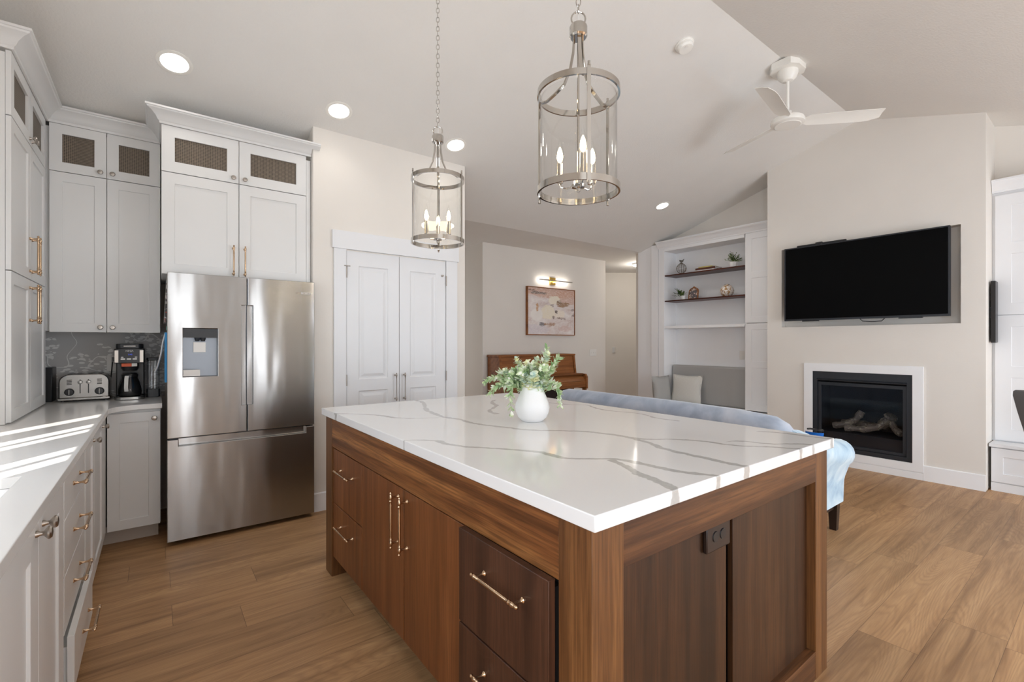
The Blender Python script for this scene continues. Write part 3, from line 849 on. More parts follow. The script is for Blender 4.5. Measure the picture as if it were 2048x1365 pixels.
m.box(-0.782, -0.770, 1.238, 2.057, 0.69, 0.887).box(-0.326, -0.314, 1.238, 2.057, 0.69, 0.887).box(-0.770, -0.326, 1.238, 1.250, 0.69, 0.887).box(-0.770, -0.326, 2.045, 2.057, 0.69, 0.887).box(-0.77, -0.326, 1.25, 2.045, 0.69, 0.70)
o = m.build('sink', 'sink', origin=(-0.55, 1.65, 0.69))
tag(o, 'white undermount sink basin set in the pale worktop', 'sink')

# ------------------------------------------------------------------ things on the worktop
CT = 0.9205
T = thing('toaster', 'brushed steel four-slice toaster with two black dials below the wallpaper', 'toaster', (-0.39, 4.5, CT))
prof = [(-0.524, CT + 0.022), (-0.262, CT + 0.022)]
for k in range(7):
    a = math.pi / 2 * k / 6
    prof.append((-0.262 - 0.055 + 0.055 * math.cos(a), CT + 0.132 + 0.055 * math.sin(a)))
for k in range(7):
    a = math.pi / 2 + math.pi / 2 * k / 6
    prof.append((-0.524 + 0.055 + 0.055 * math.cos(a), CT + 0.132 + 0.055 * math.sin(a)))
MB().prism(prof, 'xz', 4.395, 4.620).build('housing', 'steel', T, bevel=0.006, seg=3)
B(-0.530, -0.256, 4.388, 4.626, CT + 0.008, CT + 0.026).build('base', 'steel', T, bevel=0.004)
for fx in (-0.505, -0.281):
    for fy in (4.41, 4.60):
        MB().lathe([(0.010, 0), (0.010, 0.009)], (fx, fy, CT), ZV, 10).build('foot', 'black', T)
for x in (-0.415, -0.372):
    B(x - 0.0025, x + 0.0025, 4.3935, 4.396, CT + 0.055, CT + 0.150).build('lever_slot', 'black', T)
    MB().lathe([(0.004, 0), (0.004, 0.014), (0.012, 0.016), (0.012, 0.022), (0.002, 0.024)], (x, 4.394, CT + 0.132), -YV, 12).build('lever', 'steel', T)
for x in (-0.470, -0.314):
    kb = MB().lathe([(0.026, 0), (0.025, 0.010), (0.021, 0.015), (0.001, 0.016)], (x, 4.394, CT + 0.066), -YV, 24).build('dial', 'black', T)
    B(x - 0.002, x + 0.002, 4.376, 4.380, CT + 0.048, CT + 0.084).build('pointer', 'steel', kb)
    for q in range(4):
        B(x - 0.013, x + 0.013, 4.3935, 4.396, CT + 0.116 + q * 0.010, CT + 0.121 + q * 0.010).build('vent', 'black', T)
for x in (-0.47, -0.42, -0.365, -0.315):
    B(x - 0.012, x + 0.012, 4.43, 4.585, CT + 0.1862, CT + 0.1885).build('bread_slot', 'black', T)
MB().tube([(-0.285, 4.622, CT + 0.05), (-0.27, 4.634, CT + 0.10), (-0.262, 4.638, CT + 0.20), (-0.258, 4.632, CT + 0.262)], 0.0035, 8).build('cord', 'black', T)

T = thing('coffee_maker', 'black drip coffee maker with silver buttons beside the toaster', 'coffee maker', (-0.146, 4.42, CT))
cx = -0.146
def rrect(x0, x1, y0, y1, r, n=5):
    pts = []
    for (px, py, a0) in ((x1 - r, y0 + r, -90), (x1 - r, y1 - r, 0), (x0 + r, y1 - r, 90), (x0 + r, y0 + r, 180)):
        for k in range(n + 1):
            a = math.radians(a0 + 90 * k / n)
            pts.append((px + r * math.cos(a), py + r * math.sin(a)))
    return pts
MB().prism(rrect(-0.232, -0.060, 4.275, 4.585, 0.045), 'xy', CT, CT + 0.022).build('base', 'steel', T, bevel=0.003)
B(-0.226, -0.066, 4.435, 4.58, CT + 0.022, CT + 0.262).build('column', 'black', T, bevel=0.006)
hd = MB().prism(rrect(-0.230, -0.062, 4.285, 4.582, 0.012), 'xy', CT + 0.262, CT + 0.362).build('head', 'black', T, bevel=0.002)
MB().prism(rrect(-0.222, -0.070, 4.295, 4.575, 0.03), 'xy', CT + 0.362, CT + 0.398).build('lid', 'black', T, bevel=0.004)
B(-0.178, -0.112, 4.291, 4.296, CT + 0.379, CT + 0.384).build('lid_grip', 'steel', T)
for x in (-0.217, -0.079):
    B(x - 0.010, x + 0.010, 4.2825, 4.286, CT + 0.266, CT + 0.352).build('side_strip', 'knob', hd)
text('NINJA', 'logo', 'paper', hd, (cx, 4.2842, CT + 0.347), (math.pi / 2, 0, 0), 0.016)
text('2:45', 'display', 'display', hd, (cx + 0.004, 4.2842, CT + 0.322), (math.pi / 2, 0, 0), 0.014)
for x in (-0.182, -0.149, -0.117):
    MB().prism(rrect(x - 0.013, x + 0.013, CT + 0.285, CT + 0.295, 0.0045, 3), 'xz', 4.281, 4.2855).build('button', 'plate', hd)
for x in (-0.186, -0.110):
    MB().prism(rrect(x - 0.007, x + 0.007, CT + 0.300, CT + 0.306, 0.0028, 3), 'xz', 4.282, 4.2855).build('button', 'plate', hd)
MB().lathe([(0.040, 0), (0.050, 0.02), (0.052, 0.058)], (cx, 4.345, CT + 0.205), ZV, 24).build('brew_basket', 'black', T)
B(-0.190, -0.135, 4.291, 4.302, CT + 0.237, CT + 0.259).build('slider', 'orange', T)
B(-0.134, -0.104, 4.291, 4.302, CT + 0.237, CT + 0.259).build('slider_end', 'plate', T)
T = thing('coffee_carafe', 'glass coffee carafe with a pale handle on the black coffee maker', 'carafe', (cx, 4.345, CT + 0.024))
MB().lathe([(0.058, 0), (0.064, 0.004), (0.068, 0.03), (0.066, 0.06), (0.056, 0.10), (0.046, 0.125), (0.044, 0.14), (0.0425, 0.14), (0.0445, 0.124), (0.0545, 0.099), (0.0645, 0.06), (0.0665, 0.03), (0.062, 0.006), (0.001, 0.004)], (cx, 4.347, CT + 0.024), ZV, 28).build('jug', 'carafe', T)
MB().lathe([(0.047, 0), (0.047, 0.014), (0.038, 0.024), (0.001, 0.026)], (cx, 4.347, CT + 0.162), ZV, 24).build('lid', 'black', T)
MB().ribbon([(cx - 0.012, 4.300, CT + 0.165), (cx - 0.014, 4.268, CT + 0.166), (cx - 0.016, 4.258, CT + 0.150), (cx - 0.018, 4.258, CT + 0.085), (cx - 0.016, 4.272, CT + 0.065)], 0.022, 0.012, XV).build('handle', 'plate', T)

T = thing('water_jug', 'clear plastic jug with black lid and base between coffee maker and refrigerator', 'jug', (-0.012, 4.48, CT))
MB().prism(rrect(-0.053, 0.028, 4.405, 4.555, 0.012), 'xy', CT, CT + 0.062).build('base', 'black', T, bevel=0.003)
MB().prism(rrect(-0.050, 0.025, 4.410, 4.550, 0.012), 'xy', CT + 0.063, CT + 0.272).build('tank', 'tank', T)
MB().prism(rrect(-0.053, 0.028, 4.405, 4.555, 0.012), 'xy', CT + 0.273, CT + 0.293).build('lid', 'black', T, bevel=0.003)
o = B(-0.604, -0.562, 4.46, 4.63, CT, CT + 0.235).build('cutting_board', 'black', origin=(-0.583, 4.545, CT), bevel=0.004)
tag(o, 'black board standing on edge between the tall cabinet and the toaster', 'board')
T = thing('wall_outlet', 'white outlet plate on the leaf wallpaper behind the toaster cord', 'outlet', (-0.255, 4.652, 1.17))
B(-0.292, -0.222, 4.648, 4.653, 1.112, 1.230).build('plate', 'plate', T, bevel=0.002)
for z in (1.145, 1.200):
    B(-0.272, -0.242, 4.646, 4.649, z - 0.016, z + 0.016).build('socket', 'plate', T)
B(-0.262, -0.246, 4.628, 4.646, 1.183, 1.217).build('plug', 'black', T)

# ------------------------------------------------------------------ refrigerator
T = thing('refrigerator', 'stainless french door refrigerator with water dispenser between cabinets and pantry wall', 'refrigerator', (0.51, 4.15, 0))
RY = 3.758
B(0.072, 0.955, RY + 0.075, 4.60, 0.035, 1.765).build('body', 'greyplastic', T, bevel=0.004)
d = MB().hf((0.060, RY, 0.703), XV, -YV, [0, 0.084, 0.279, 0.420, 0.452], [0, 0.185, 0.397, 0.719, 0.887, 1.083], {(1, 2): -0.060, (3, 2): -0.034, (3, 3): -0.034, (3, 1): -0.034}, 0.068)
dl = d.build('door', 'stainless', T, recalc=False, smooth=False, bevel=0.003)
B(0.145, 0.338, RY + 0.004, RY + 0.058, 1.360, 1.420).build('dispenser_panel', 'black', dl)
B(0.1455, 0.3375, RY + 0.056, RY + 0.060, 1.101, 1.359).build('dispenser_back', 'greyplastic', dl)
B(0.203, 0.272, RY + 0.040, RY + 0.055, 1.262, 1.330).build('paddle', 'plate', dl)
for x in (0.224, 0.256):
    MB().lathe([(0.017, 0), (0.015, 0.012), (0.010, 0.024)], (x, RY + 0.026, 1.360), -ZV, 14).build('nozzle', 'blackmetal', dl)
B(0.1455, 0.238, RY + 0.003, RY + 0.055, 1.104, 1.112).build('drip_tray', 'plate', dl)
B(0.1455, 0.238, RY + 0.0015, RY + 0.004, 1.112, 1.146).build('drip_label', 'paper', dl)
d = MB().hf((0.518, RY, 0.703), XV, -YV, [0, 0.034, 0.447], [0, 0.185, 0.887, 1.083], {(0, 1): -0.034}, 0.068)
dr = d.build('door', 'stainless', T, recalc=False, smooth=False, bevel=0.003)
text('BOSCH', 'logo', 'paper', dr, (0.906, RY - 0.001, 1.697), (math.pi / 2, 0, 0), 0.022)
B(0.834, 0.868, RY - 0.001, RY + 0.001, 1.690, 1.705).build('badge', 'nickel', dr)
d = MB().hf((0.060, RY, 0.030), XV, -YV, [0, 0.060, 0.845, 0.905], [0, 0.617, 0.662], {(1, 1): -0.040}, 0.068)
d.build('freezer_drawer', 'stainless', T, recalc=False, smooth=False, bevel=0.003)
for x in (0.12, 0.90):
    MB().lathe([(0.018, 0), (0.018, 0.034)], (x, 3.90, 0), ZV, 10).build('foot', 'black', T)
o = MB().prism([(0.046, 1.46), (0.058, 1.46), (0.068, 1.78), (0.060, 1.78)], 'xz', 3.90, 4.10).build('magazine', 'magazine', origin=(0.055, 4.0, 1.6))
tag(o, 'printed magazine hanging in the dark gap left of the refrigerator', 'magazine')
o = B(0.050, 0.069, 3.90, 4.13, 1.06, 1.395).build('folder', 'bluepaper', origin=(0.06, 4.0, 1.2))
tag(o, 'bright blue folder hanging on the left side of the refrigerator', 'folder')
o = MB().lathe([(0.019, 0), (0.019, 0.008), (0.012, 0.013)], (0.072, 3.99, 1.425), -XV, 16).build('magnet', 'mint', origin=(0.07, 3.99, 1.425))
tag(o, 'round mint green magnet above the blue folder on the refrigerator side', 'magnet')
o = MB().tube([(0.052, 3.95, 1.385), (0.040, 3.97, 1.33), (0.030, 4.0, 1.25), (0.014, 4.05, 1.17), (0.0, 4.09, 1.13)], 0.005, 8).build('white_cord', 'paper', origin=(0.03, 4.0, 1.25))
tag(o, 'thin white cord hanging beside the blue folder', 'cord')

# ------------------------------------------------------------------ island
IX0, IX1, IY0, IY1 = 0.795, 2.180, 0.742, 2.842
T = thing('kitchen_island', 'large walnut kitchen island with bronze pulls under a veined white top', 'island', (1.49, 1.79, 0))
B(IX0 + 0.03, IX1 - 0.03, IY0 + 0.10, IY1 - 0.10, 0.115, 0.895).build('carcass', 'dark', T)
PW = 0.112
for px, py in ((IX0, IY0), (IX0, IY1 - PW), (IX1 - PW, IY0), (IX1 - PW, IY1 - PW)):
    B(px, px + PW, py, py + PW, 0, 0.900).build('post', 'post', T, bevel=0.0015)
B(IX0 + 0.002, IX0 + 0.030, IY0 + PW, IY1 - PW, 0.738, 0.900).build('apron', 'wal_y', T, bevel=0.001)
B(IX1 - 0.030, IX1 - 0.002, IY0 + PW, IY1 - PW, 0.115, 0.900).build('back_panel', 'wal_y', T)
B(IX0 + PW, IX1 - PW, IY0 + 0.001, IY0 + 0.028, 0.780, 0.900).build('top_rail', 'wal_x', T, bevel=0.001)
B(IX0 + PW, IX1 - PW, IY0 + 0.001, IY0 + 0.060, 0.0, 0.110).build('bottom_rail', 'wal_x', T, bevel=0.001)
B(IX0 + PW, IX1 - PW, IY1 - 0.028, IY1 - 0.001, 0.115, 0.900).build('far_panel', 'wal_x', T)
B(IX0 + PW - 0.001, 1.450, IY0 + 0.034, IY0 + 0.052, 0.10, 0.81).build('end_panel', 'wal_z3', T, bevel=0.001)
B(1.492, IX1 - PW + 0.002, IY0 + 0.034, IY0 + 0.052, 0.10, 0.81).build('end_panel', 'wal_z3', T, bevel=0.001)
FX = IX0 + 0.006
for z0, z1, hz in ((0.428, 0.730, 0.633), (0.118, 0.422, 0.327)):
    d = B(FX, FX + 0.022, 2.262, 2.722, z0, z1).build('drawer', 'wal_z', T, bevel=0.0015)
    pull(d, (FX, 2.388, hz), (FX, 2.575, hz), -XV, over=0.022)
for (a, b), hy in (((1.779, 2.257), 1.822), ((1.297, 1.773), 1.738)):
    d = B(FX, FX + 0.022, a, b, 0.118, 0.731).build('door', 'wal_z', T, bevel=0.0015)
    pull(d, (FX, hy, 0.508), (FX, hy, 0.694), -XV, r=0.0058, over=0.024)
for z0, z1, hz in ((0.447, 0.741, 0.652), (0.118, 0.441, 0.356)):
    d = B(0.769, 0.792, 0.862, 1.290, z0, z1).build('drawer', 'wal_z2', T, bevel=0.002)
    d['label'] = 'darker drawer front standing slightly proud'
    B(0.792, 0.824, 0.875, 1.278, z0 + 0.02, z1 - 0.03).build('drawer_box', 'dark', d)
    pull(d, (0.769, 0.962, hz), (0.769, 1.142, hz), -XV, r=0.0058, over=0.022)
ol = B(1.312, 1.446, IY0 + 0.018, IY0 + 0.033, 0.693, 0.782).build('outlet', 'darkwood', T, bevel=0.004)
ol['label'] = 'dark brown outlet plate'
for x in (1.358, 1.400):
    MB().lathe([(0.017, 0), (0.016, 0.003), (0.001, 0.003)], (x, IY0 + 0.018, 0.737), -YV, 18).build('socket', 'black', ol)
o = B(0.783, 2.197, 0.722, 2.890, 0.901, 0.940).build('island_countertop', 'quartz', origin=(0, 0, 0), bevel=0.0025)
tag(o, 'thick white island countertop with bold grey veins', 'countertop')

# ------------------------------------------------------------------ vase with greenery
VX, VY, VZ = 1.482, 1.781, 0.9405
o = MB().lathe([(0.046, 0), (0.052, 0.003), (0.070, 0.020), (0.082, 0.047), (0.0855, 0.070), (0.0815, 0.090), (0.0725, 0.114), (0.062, 0.138), (0.0525, 0.162), (0.0460, 0.184), (0.044, 0.196), (0.0415, 0.196), (0.0435, 0.184), (0.050, 0.162), (0.059, 0.138), (0.069, 0.112), (0.078, 0.07), (0.06, 0.03), (0.001, 0.02)], (VX, VY, VZ), ZV, 40).build('vase', 'ceramic', origin=(VX, VY, VZ))
tag(o, 'white teardrop ceramic vase holding greenery on the island countertop', 'vase')
RV = Vector((math.sin(YAW), -math.cos(YAW), 0)); FV = Vector((math.cos(YAW), math.sin(YAW), 0))
rng = random.Random(5)
def leaf(m, p, d, up, L, wd, cup=0.2):
    d = d.normalized(); s = d.cross(up)
    s = s.normalized() if s.length > 1e-4 else d.orthogonal().normalized()
    n = s.cross(d).normalized()
    pts = []
    for f, w in ((0.0, 0.10), (0.3, 0.85), (0.55, 1.0), (0.8, 0.7), (1.0, 0.08)):
        q = p + d * L * f + n * L * cup * math.sin(f * math.pi) * 0.5
        pts.append((q - s * wd * w / 2 + n * wd * 0.12 * w, q, q + s * wd * w / 2 + n * wd * 0.12 * w))
    vs = [v for row in pts for v in row]
    fs = []
    for i in range(len(pts) - 1):
        for j in range(2):
            a = i * 3 + j
            fs.append((a, a + 1, a + 4, a + 3))
    m.add(vs, fs)
def sprig(base, tip, bend, kind, name, label, group, cat='greenery', n=15):
    T = thing(name, label, cat, base, group)
    b, t = Vector(base), Vector(tip)
    c = (b + t) / 2 + Vector(bend)
    P = [b * (1 - q) ** 2 + c * 2 * q * (1 - q) + t * q * q for q in [i / 12 for i in range(13)]]
    MB().tube(P, [0.0022 - 0.0012 * i / 12 for i in range(13)], 6).build('stem', 'stem', T)
    m = MB()
    for k in range(n):
        q = 0.25 + 0.75 * k / (n - 1)
        p = b * (1 - q) ** 2 + c * 2 * q * (1 - q) + t * q * q
        tg = ((c - b) * (1 - q) + (t - c) * q).normalized()
        for sgn in (0, 1):
            ang = k * 1.9 + sgn * math.pi + rng.uniform(-.4, .4)
            o1 = tg.orthogonal().normalized(); o2 = tg.cross(o1)
            sd = o1 * math.cos(ang) + o2 * math.sin(ang)
            if kind == 'euca':
                sz = 0.050 * (1.05 - 0.5 * q) * rng.uniform(.8, 1.15)
                leaf(m, p, sd + tg * 0.5, tg, sz, sz * 0.95, 0.25)
            else:
                sz = 0.033 * rng.uniform(.8, 1.25)
                leaf(m, p, sd * 0.8 + tg * 0.8, tg, sz, sz * 0.42, 0.1)
                leaf(m, p + tg * 0.006, (sd * 0.8 + tg * 0.8) + Vector((0, 0, rng.uniform(-.6, .6))), sd, sz * 0.8, sz * 0.34, 0.1)
    if kind == 'euca': leaf(m, t, tg, Vector((.3, .2, .1)), 0.022, 0.018)
    m.build('leaves', 'euca' if kind == 'euca' else 'fern', T, recalc=False)['kind'] = 'stuff'
mouth = Vector((VX, VY, VZ + 0.18))
def pxp(px, py, dd=0.0):
    """point beside the vase, measured in the vase's own upright plane"""
    return mouth + RV * ((px - 1064.5) / 404.0) + ZV * ((765 - py) / 404.0) + FV * dd
for px, py, dd in ((1034, 716, .02), (1055, 722, -.03), (1047, 745, -.06), (1075, 716, .04), (1095, 706, 0), (1088, 730, -.05), (1012, 738, .0), (1066, 742, -.09)):
    sprig(mouth + Vector((rng.uniform(-.025, .025), rng.uniform(-.025, .025), -0.10)), pxp(px, py, dd), RV * rng.uniform(-.01, .02) + ZV * 0.03, 'euca', 'eucalyptus_sprig', 'round-leaved pale eucalyptus sprig standing in the white vase', 'eucalyptus sprigs in the vase', n=17)
for px, py, dd, up in ((972, 764, .02, .10), (982, 786, -.05, .13), (1000, 748, .05, .07), (1022, 752, -.08, .10), (1008, 772, -.04, .10), (1118, 717, .02, .03), (1098, 742, -.05, .02), (1112, 770, .03, .06), (1046, 742, -.07, .06), (1082, 738, -.07, .05), (1090, 768, .08, .08), (1020, 757, .0, .06), (1030, 742, -.05, .06), (1062, 733, -.04, .04), (1044, 756, .03, .05)):
    sprig(mouth + Vector((rng.uniform(-.025, .025), rng.uniform(-.025, .025), -0.10)), pxp(px, py - 5, dd), ZV * (up + 0.03), 'fern', 'fine_leaf_sprig', 'fine white-tipped green sprig spilling over the rim of the white vase', 'fine leafy sprigs in the vase', n=20)
sprig(mouth + RV * 0.02 - ZV * 0.08, pxp(1118, 800, -.04), RV * 0.06 + ZV * 0.14, 'fern', 'fine_leaf_sprig', 'long thin sprig drooping to the right of the white vase', None, n=14)
sprig(mouth - RV * 0.02 - ZV * 0.08, pxp(1023, 812, -.10), -RV * 0.07 + ZV * 0.20, 'fern', 'fine_leaf_sprig', 'long thin sprig drooping in front of the white vase to the countertop', None, n=14)
sprig(mouth - ZV * 0.08, pxp(1093, 696, .03), ZV * 0.02, 'fern', 'fine_leaf_sprig', 'tallest thin sprig reaching up above the vase bouquet', None, n=14)

# ------------------------------------------------------------------ pendant lanterns
def pendant(x, y, zb, rot, label):
    top = zc(y)
    T = thing('lantern_pendant', label, 'pendant lamp', (x, y, top), 'lantern pendants over the island')
    R = 0.152
    c = Vector((x, y, 0))
    zt = zb + 0.358
    MB().lathe([(0.062, 0.010), (0.062, -0.012), (0.05, -0.022), (0.012, -0.026)], (x, y, top), ZV, 28).build('ceiling_canopy', 'nickel', T)
    ringm = lambda z, hgt: MB().lathe([(R, 0), (R, hgt), (R - 0.007, hgt), (R - 0.007, 0), (R, 0)], (x, y, z), ZV, 64)
    def ring(z, hgt, nm):
        m = MB(); L = []
        for k in range(64):
            a = 2 * math.pi * k / 64
            e = Vector((math.cos(a), math.sin(a), 0))
            L.append([c + e * R + ZV * z, c + e * R + ZV * (z + hgt), c + e * (R - .007) + ZV * (z + hgt), c + e * (R - .007) + ZV * z])
        m.loft(L, closed=True).build(nm, 'nickel', T)
    ring(zb - 0.011, 0.024, 'bottom_ring'); ring(zt - 0.011, 0.022, 'top_ring')
    L = []
    for k in range(64):
        a = 2 * math.pi * k / 64
        e = Vector((math.cos(a), math.sin(a), 0))
        L.append([c + e * 0.1405 + ZV * (zb - 0.004), c + e * 0.1405 + ZV * (zt - 0.016), c + e * 0.1385 + ZV * (zt - 0.016), c + e * 0.1385 + ZV * (zb - 0.004)])
    MB().loft(L, closed=True).build('glass_shade', 'glass', T)
    zh = zb + 0.565
    MB().lathe([(0.001, 0.048), (0.030, 0.046), (0.033, 0.040), (0.033, 0.006), (0.028, 0), (0.001, 0)], (x, y, zh), ZV, 28).build('cap', 'nickel', T)
    MB().tube([(x + 0.026 * math.cos(a) * RV.x, y + 0.026 * math.cos(a) * RV.y, zh + 0.072 + 0.026 * math.sin(a)) for a in [2 * math.pi * k / 20 for k in range(20)]], 0.0032, 8, closed=True).build('loop', 'nickel', T)
    for k in range(3):
        a = rot + 2 * math.pi * k / 3
        e = Vector((math.cos(a), math.sin(a), 0)); s = Vector((-e.y, e.x, 0))
        prof = [(0.016, zh + 0.004), (0.020, zh - 0.05), (0.032, zh - 0.11), (0.055, zh - 0.16), (0.090, zt + 0.020), (0.125, zt - 0.002), (R - 0.008, zt - 0.004)]
        MB().ribbon([c + e * r + ZV * z for r, z in prof], 0.014, 0.005, s).build('arm', 'nickel', T)
        bar = MB().ribbon([c + e * (R + 0.003) + ZV * (zb - 0.022), c + e * (R + 0.003) + ZV * (zt + 0.020)], 0.013, 0.004, s).build('side_bar', 'nickel', T)
        for z in (zb - 0.030, zt + 0.016):
            MB().lathe([(0.005, 0), (0.005, 0.014)], c + e * (R + 0.003) + ZV * z, ZV, 10).build('finial', 'nickel', bar)
    MB().lathe([(0.0045, 0), (0.0045, zh - zb - 0.014)], (x, y, zb + 0.016), ZV, 10).build('stem_rod', 'nickel', T)
    hb = MB().lathe([(0.001, -0.016), (0.007, -0.012), (0.007, -0.002), (0.024, 0.002), (0.026, 0.012), (0.010, 0.020), (0.001, 0.022)], (x, y, zb + 0.008), ZV, 20).build('candle_hub', 'nickel', T)
    for k in range(3):
        a = rot + 2 * math.pi * k / 3
        e = Vector((math.cos(a), math.sin(a), 0))
        p = c + e * 0.072
        MB().tube([c + e * 0.02 + ZV * (zb + 0.016), c + e * 0.045 + ZV * (zb + 0.012), c + e * 0.066 + ZV * (zb + 0.020), p + ZV * (zb + 0.036)], 0.0042, 8).build('candle_arm', 'nickel', T)
        sl = MB().lathe([(0.008, 0), (0.013, 0.004), (0.0115, 0.008), (0.0115, 0.075)], p + ZV * (zb + 0.034), ZV, 16).build('candle_sleeve', 'nickel', T)
        z0 = zb + 0.109
        MB().lathe([(0.009, 0), (0.0135, 0.014), (0.0165, 0.030), (0.014, 0.052), (0.007, 0.074), (0.003, 0.092), (0.001, 0.098)], p + ZV * z0, ZV, 16).build('bulb', 'glass', sl)
        MB().lathe([(0.002, 0), (0.0085, 0.008), (0.0115, 0.024), (0.0085, 0.044), (0.002, 0.060)], p + ZV * (z0 + 0.004), ZV, 12).build('filament', 'bulb', sl)
        lamp('pendant_bulb_light', 'POINT', p + ZV * (z0 + 0.035), 0.9, (1.0, 0.78, 0.5), None, shadow_soft_size=0.02)
    # chain of oval links
    m = MB()
    z = zh + 0.098
    k = 0
    while z < top - 0.03:
        d = RV if k % 2 else FV
        m.tube([c + d * 0.0085 * math.cos(a) + ZV * (z + 0.010 + 0.0165 * math.sin(a)) for a in [2 * math.pi * q / 12 for q in range(12)]], 0.0021, 6, closed=True)
        z += 0.0262; k += 1
    m.build('chain', 'nickel', T)
    MB().tube([(x + 0.002, y, zh + 0.05), (x + 0.002, y, top - 0.02)], 0.0014, 6).build('cord', 'paper', T)
aF = math.atan2(-FV.y, -FV.x)
pendant(1.248, 1.233, 1.893, aF + 0.09, 'nearer and larger-looking glass lantern pendant hanging right over the vase')
pendant(1.289, 2.396, 1.905, aF - 0.92, 'farther glass lantern pendant hanging in front of the white pantry doors')

# ------------------------------------------------------------------ ceiling lights, detector, fan
def downlight(x, y, label, r=0.097):
    z = zc(y)
    n = Vector((0, -0.3, -1)).normalized()
    p = Vector((x, y, z))
    T = thing('downlight', label, 'ceiling light', p, 'recessed downlights in the sloped ceiling')
    m = MB(); L = []
    a, b = XV, n.cross(XV)
    for k in range(40):
        e = a * math.cos(2 * math.pi * k / 40) + b * math.sin(2 * math.pi * k / 40)
        L.append([p + e * r - n * 0.01, p + e * r + n * 0.003, p + e * (r - 0.012) + n * 0.006, p + e * (r - 0.022) + n * 0.004, p + e * (r - 0.022) - n * 0.01])
    m.loft(L, closed=True).build('trim_ring', 'fanwhite', T)
    MB().lathe([(r - 0.023, -0.004), (r - 0.023, 0.003), (0.001, 0.003)], p, n, 32).build('lens', 'lampdisc', T)
    lamp('downlight_light', 'SPOT', p + n * 0.02, 14 if x > 4 else 4.5, (1.0, 0.94, 0.86), p + n, spot_size=math.radians(150), spot_blend=0.8, shadow_soft_size=0.05)
for x, lab in ((0.096, 'recessed downlight in the ceiling in front of the left cabinet crown'), (1.111, 'recessed downlight in the ceiling above the refrigerator side of the pantry wall'), (2.133, 'recessed downlight in the ceiling just behind the farther lantern pendant'), (5.203, 'small distant recessed downlight in the ceiling toward the white bookcase')):
    downlight(x, 3.632, lab)
T = thing('hall_light', 'round flush ceiling light in the hallway beside the bookcase wall', 'ceiling light', (7.08, 5.38, 2.767))
MB().lathe([(0.165, 0.0), (0.165, -0.02), (0.155, -0.024)], (7.08, 5.38, 2.767), ZV, 36).build('rim', 'fanwhite', T)
MB().lathe([(0.154, 0.0), (0.15, -0.012), (0.001, -0.022)], (7.08, 5.38, 2.743), ZV, 36).build('diffuser', 'lampdisc', T)
lamp('hall_light_glow', 'POINT', (7.08, 5.38, 2.60), 9, (1.0, 0.93, 0.84), None, shadow_soft_size=0.12)
n = Vector((0, -0.3, -1)).normalized()
p = Vector((3.171, 2.02, zc(2.02)))
T = thing('smoke_detector', 'round white smoke detector on the ceiling slope right of the nearer pendant', 'smoke detector', p)
MB().lathe([(0.068, -0.005), (0.068, 0.008), (0.062, 0.014)], p, n, 32).build('mount', 'fanwhite', T)
MB().lathe([(0.058, 0.014), (0.058, 0.030), (0.048, 0.044), (0.001, 0.047)], p, n, 32).build('housing', 'fanwhite', T)
MB().lathe([(0.012, 0.0), (0.012, 0.003), (0.001, 0.003)], p + n * 0.046 + Vector((-0.02, -0.018, 0.004)), n, 14).build('button', 'plate', T)

fx, fy = 4.205, 1.72
T = thing('ceiling_fan', 'white three-blade ceiling fan hanging from the ridge of the ceiling', 'ceiling fan', (fx, fy, 3.664))
blk = [(-0.125, -0.075), (-0.065, -0.115), (0.065, -0.115), (0.125, -0.075), (0.125, 0.075), (0.065, 0.115), (-0.065, 0.115), (-0.125, 0.075)]
MB().prism([(fx + a, fy + b) for a, b in blk], 'xy', 3.590, 3.650).build('mounting_block', 'fanwhite', T, bevel=0.003)
MB().lathe([(0.078, 0), (0.078, -0.020), (0.068, -0.052), (0.042, -0.078), (0.018, -0.082)], (fx, fy, 3.590), ZV, 30).build('canopy', 'fanwhite', T)
MB().lathe([(0.0125, 0), (0.0125, 0.31)], (fx, fy, 3.202), ZV, 14).build('downrod', 'fanwhite', T)
MB().lathe([(0.030, 0), (0.030, 0.055), (0.020, 0.064)], (fx, fy, 3.202), ZV, 20).build('coupling', 'fanwhite', T)
MB().lathe([(0.001, -0.046), (0.10, -0.044), (0.125, -0.034), (0.128, -0.012), (0.120, 0.006), (0.060, 0.018), (0.030, 0.022)], (fx, fy, 3.188), ZV, 40).build('motor', 'fanwhite', T)
MB().lathe([(0.001, -0.006), (0.095, -0.004), (0.100, 0.0)], (fx, fy, 3.143), ZV, 36).build('cap', 'fanwhite', T)
for deg in (190, 313, 70):
    a = math.radians(deg)
    e = Vector((math.cos(a), math.sin(a), 0)); s = Vector((-e.y, e.x, 0))
    c = Vector((fx, fy, 3.176))
    pt = -0.30
    sv = (s * math.cos(pt) + ZV * math.sin(pt))
    nv = e.cross(sv)
    L = []
    for r, lo, hi in ((0.118, -0.030, 0.034), (0.17, -0.058, 0.060), (0.35, -0.062, 0.064), (0.58, -0.066, 0.066), (0.635, -0.066, 0.058), (0.70, -0.066, 0.030)):
        camber = 0.006
        L.append([c + e * r + sv * lo, c + e * r + sv * (lo + hi) * 0.5 + nv * camber, c + e * r + sv * hi, c + e * r + sv * hi + nv * 0.004, c + e * r + sv * (lo + hi) * 0.5 + nv * (camber + 0.004), c + e * r + sv * lo + nv * 0.004])
    MB().loft(L).build('blade', 'fanwhite', T, smooth=True)

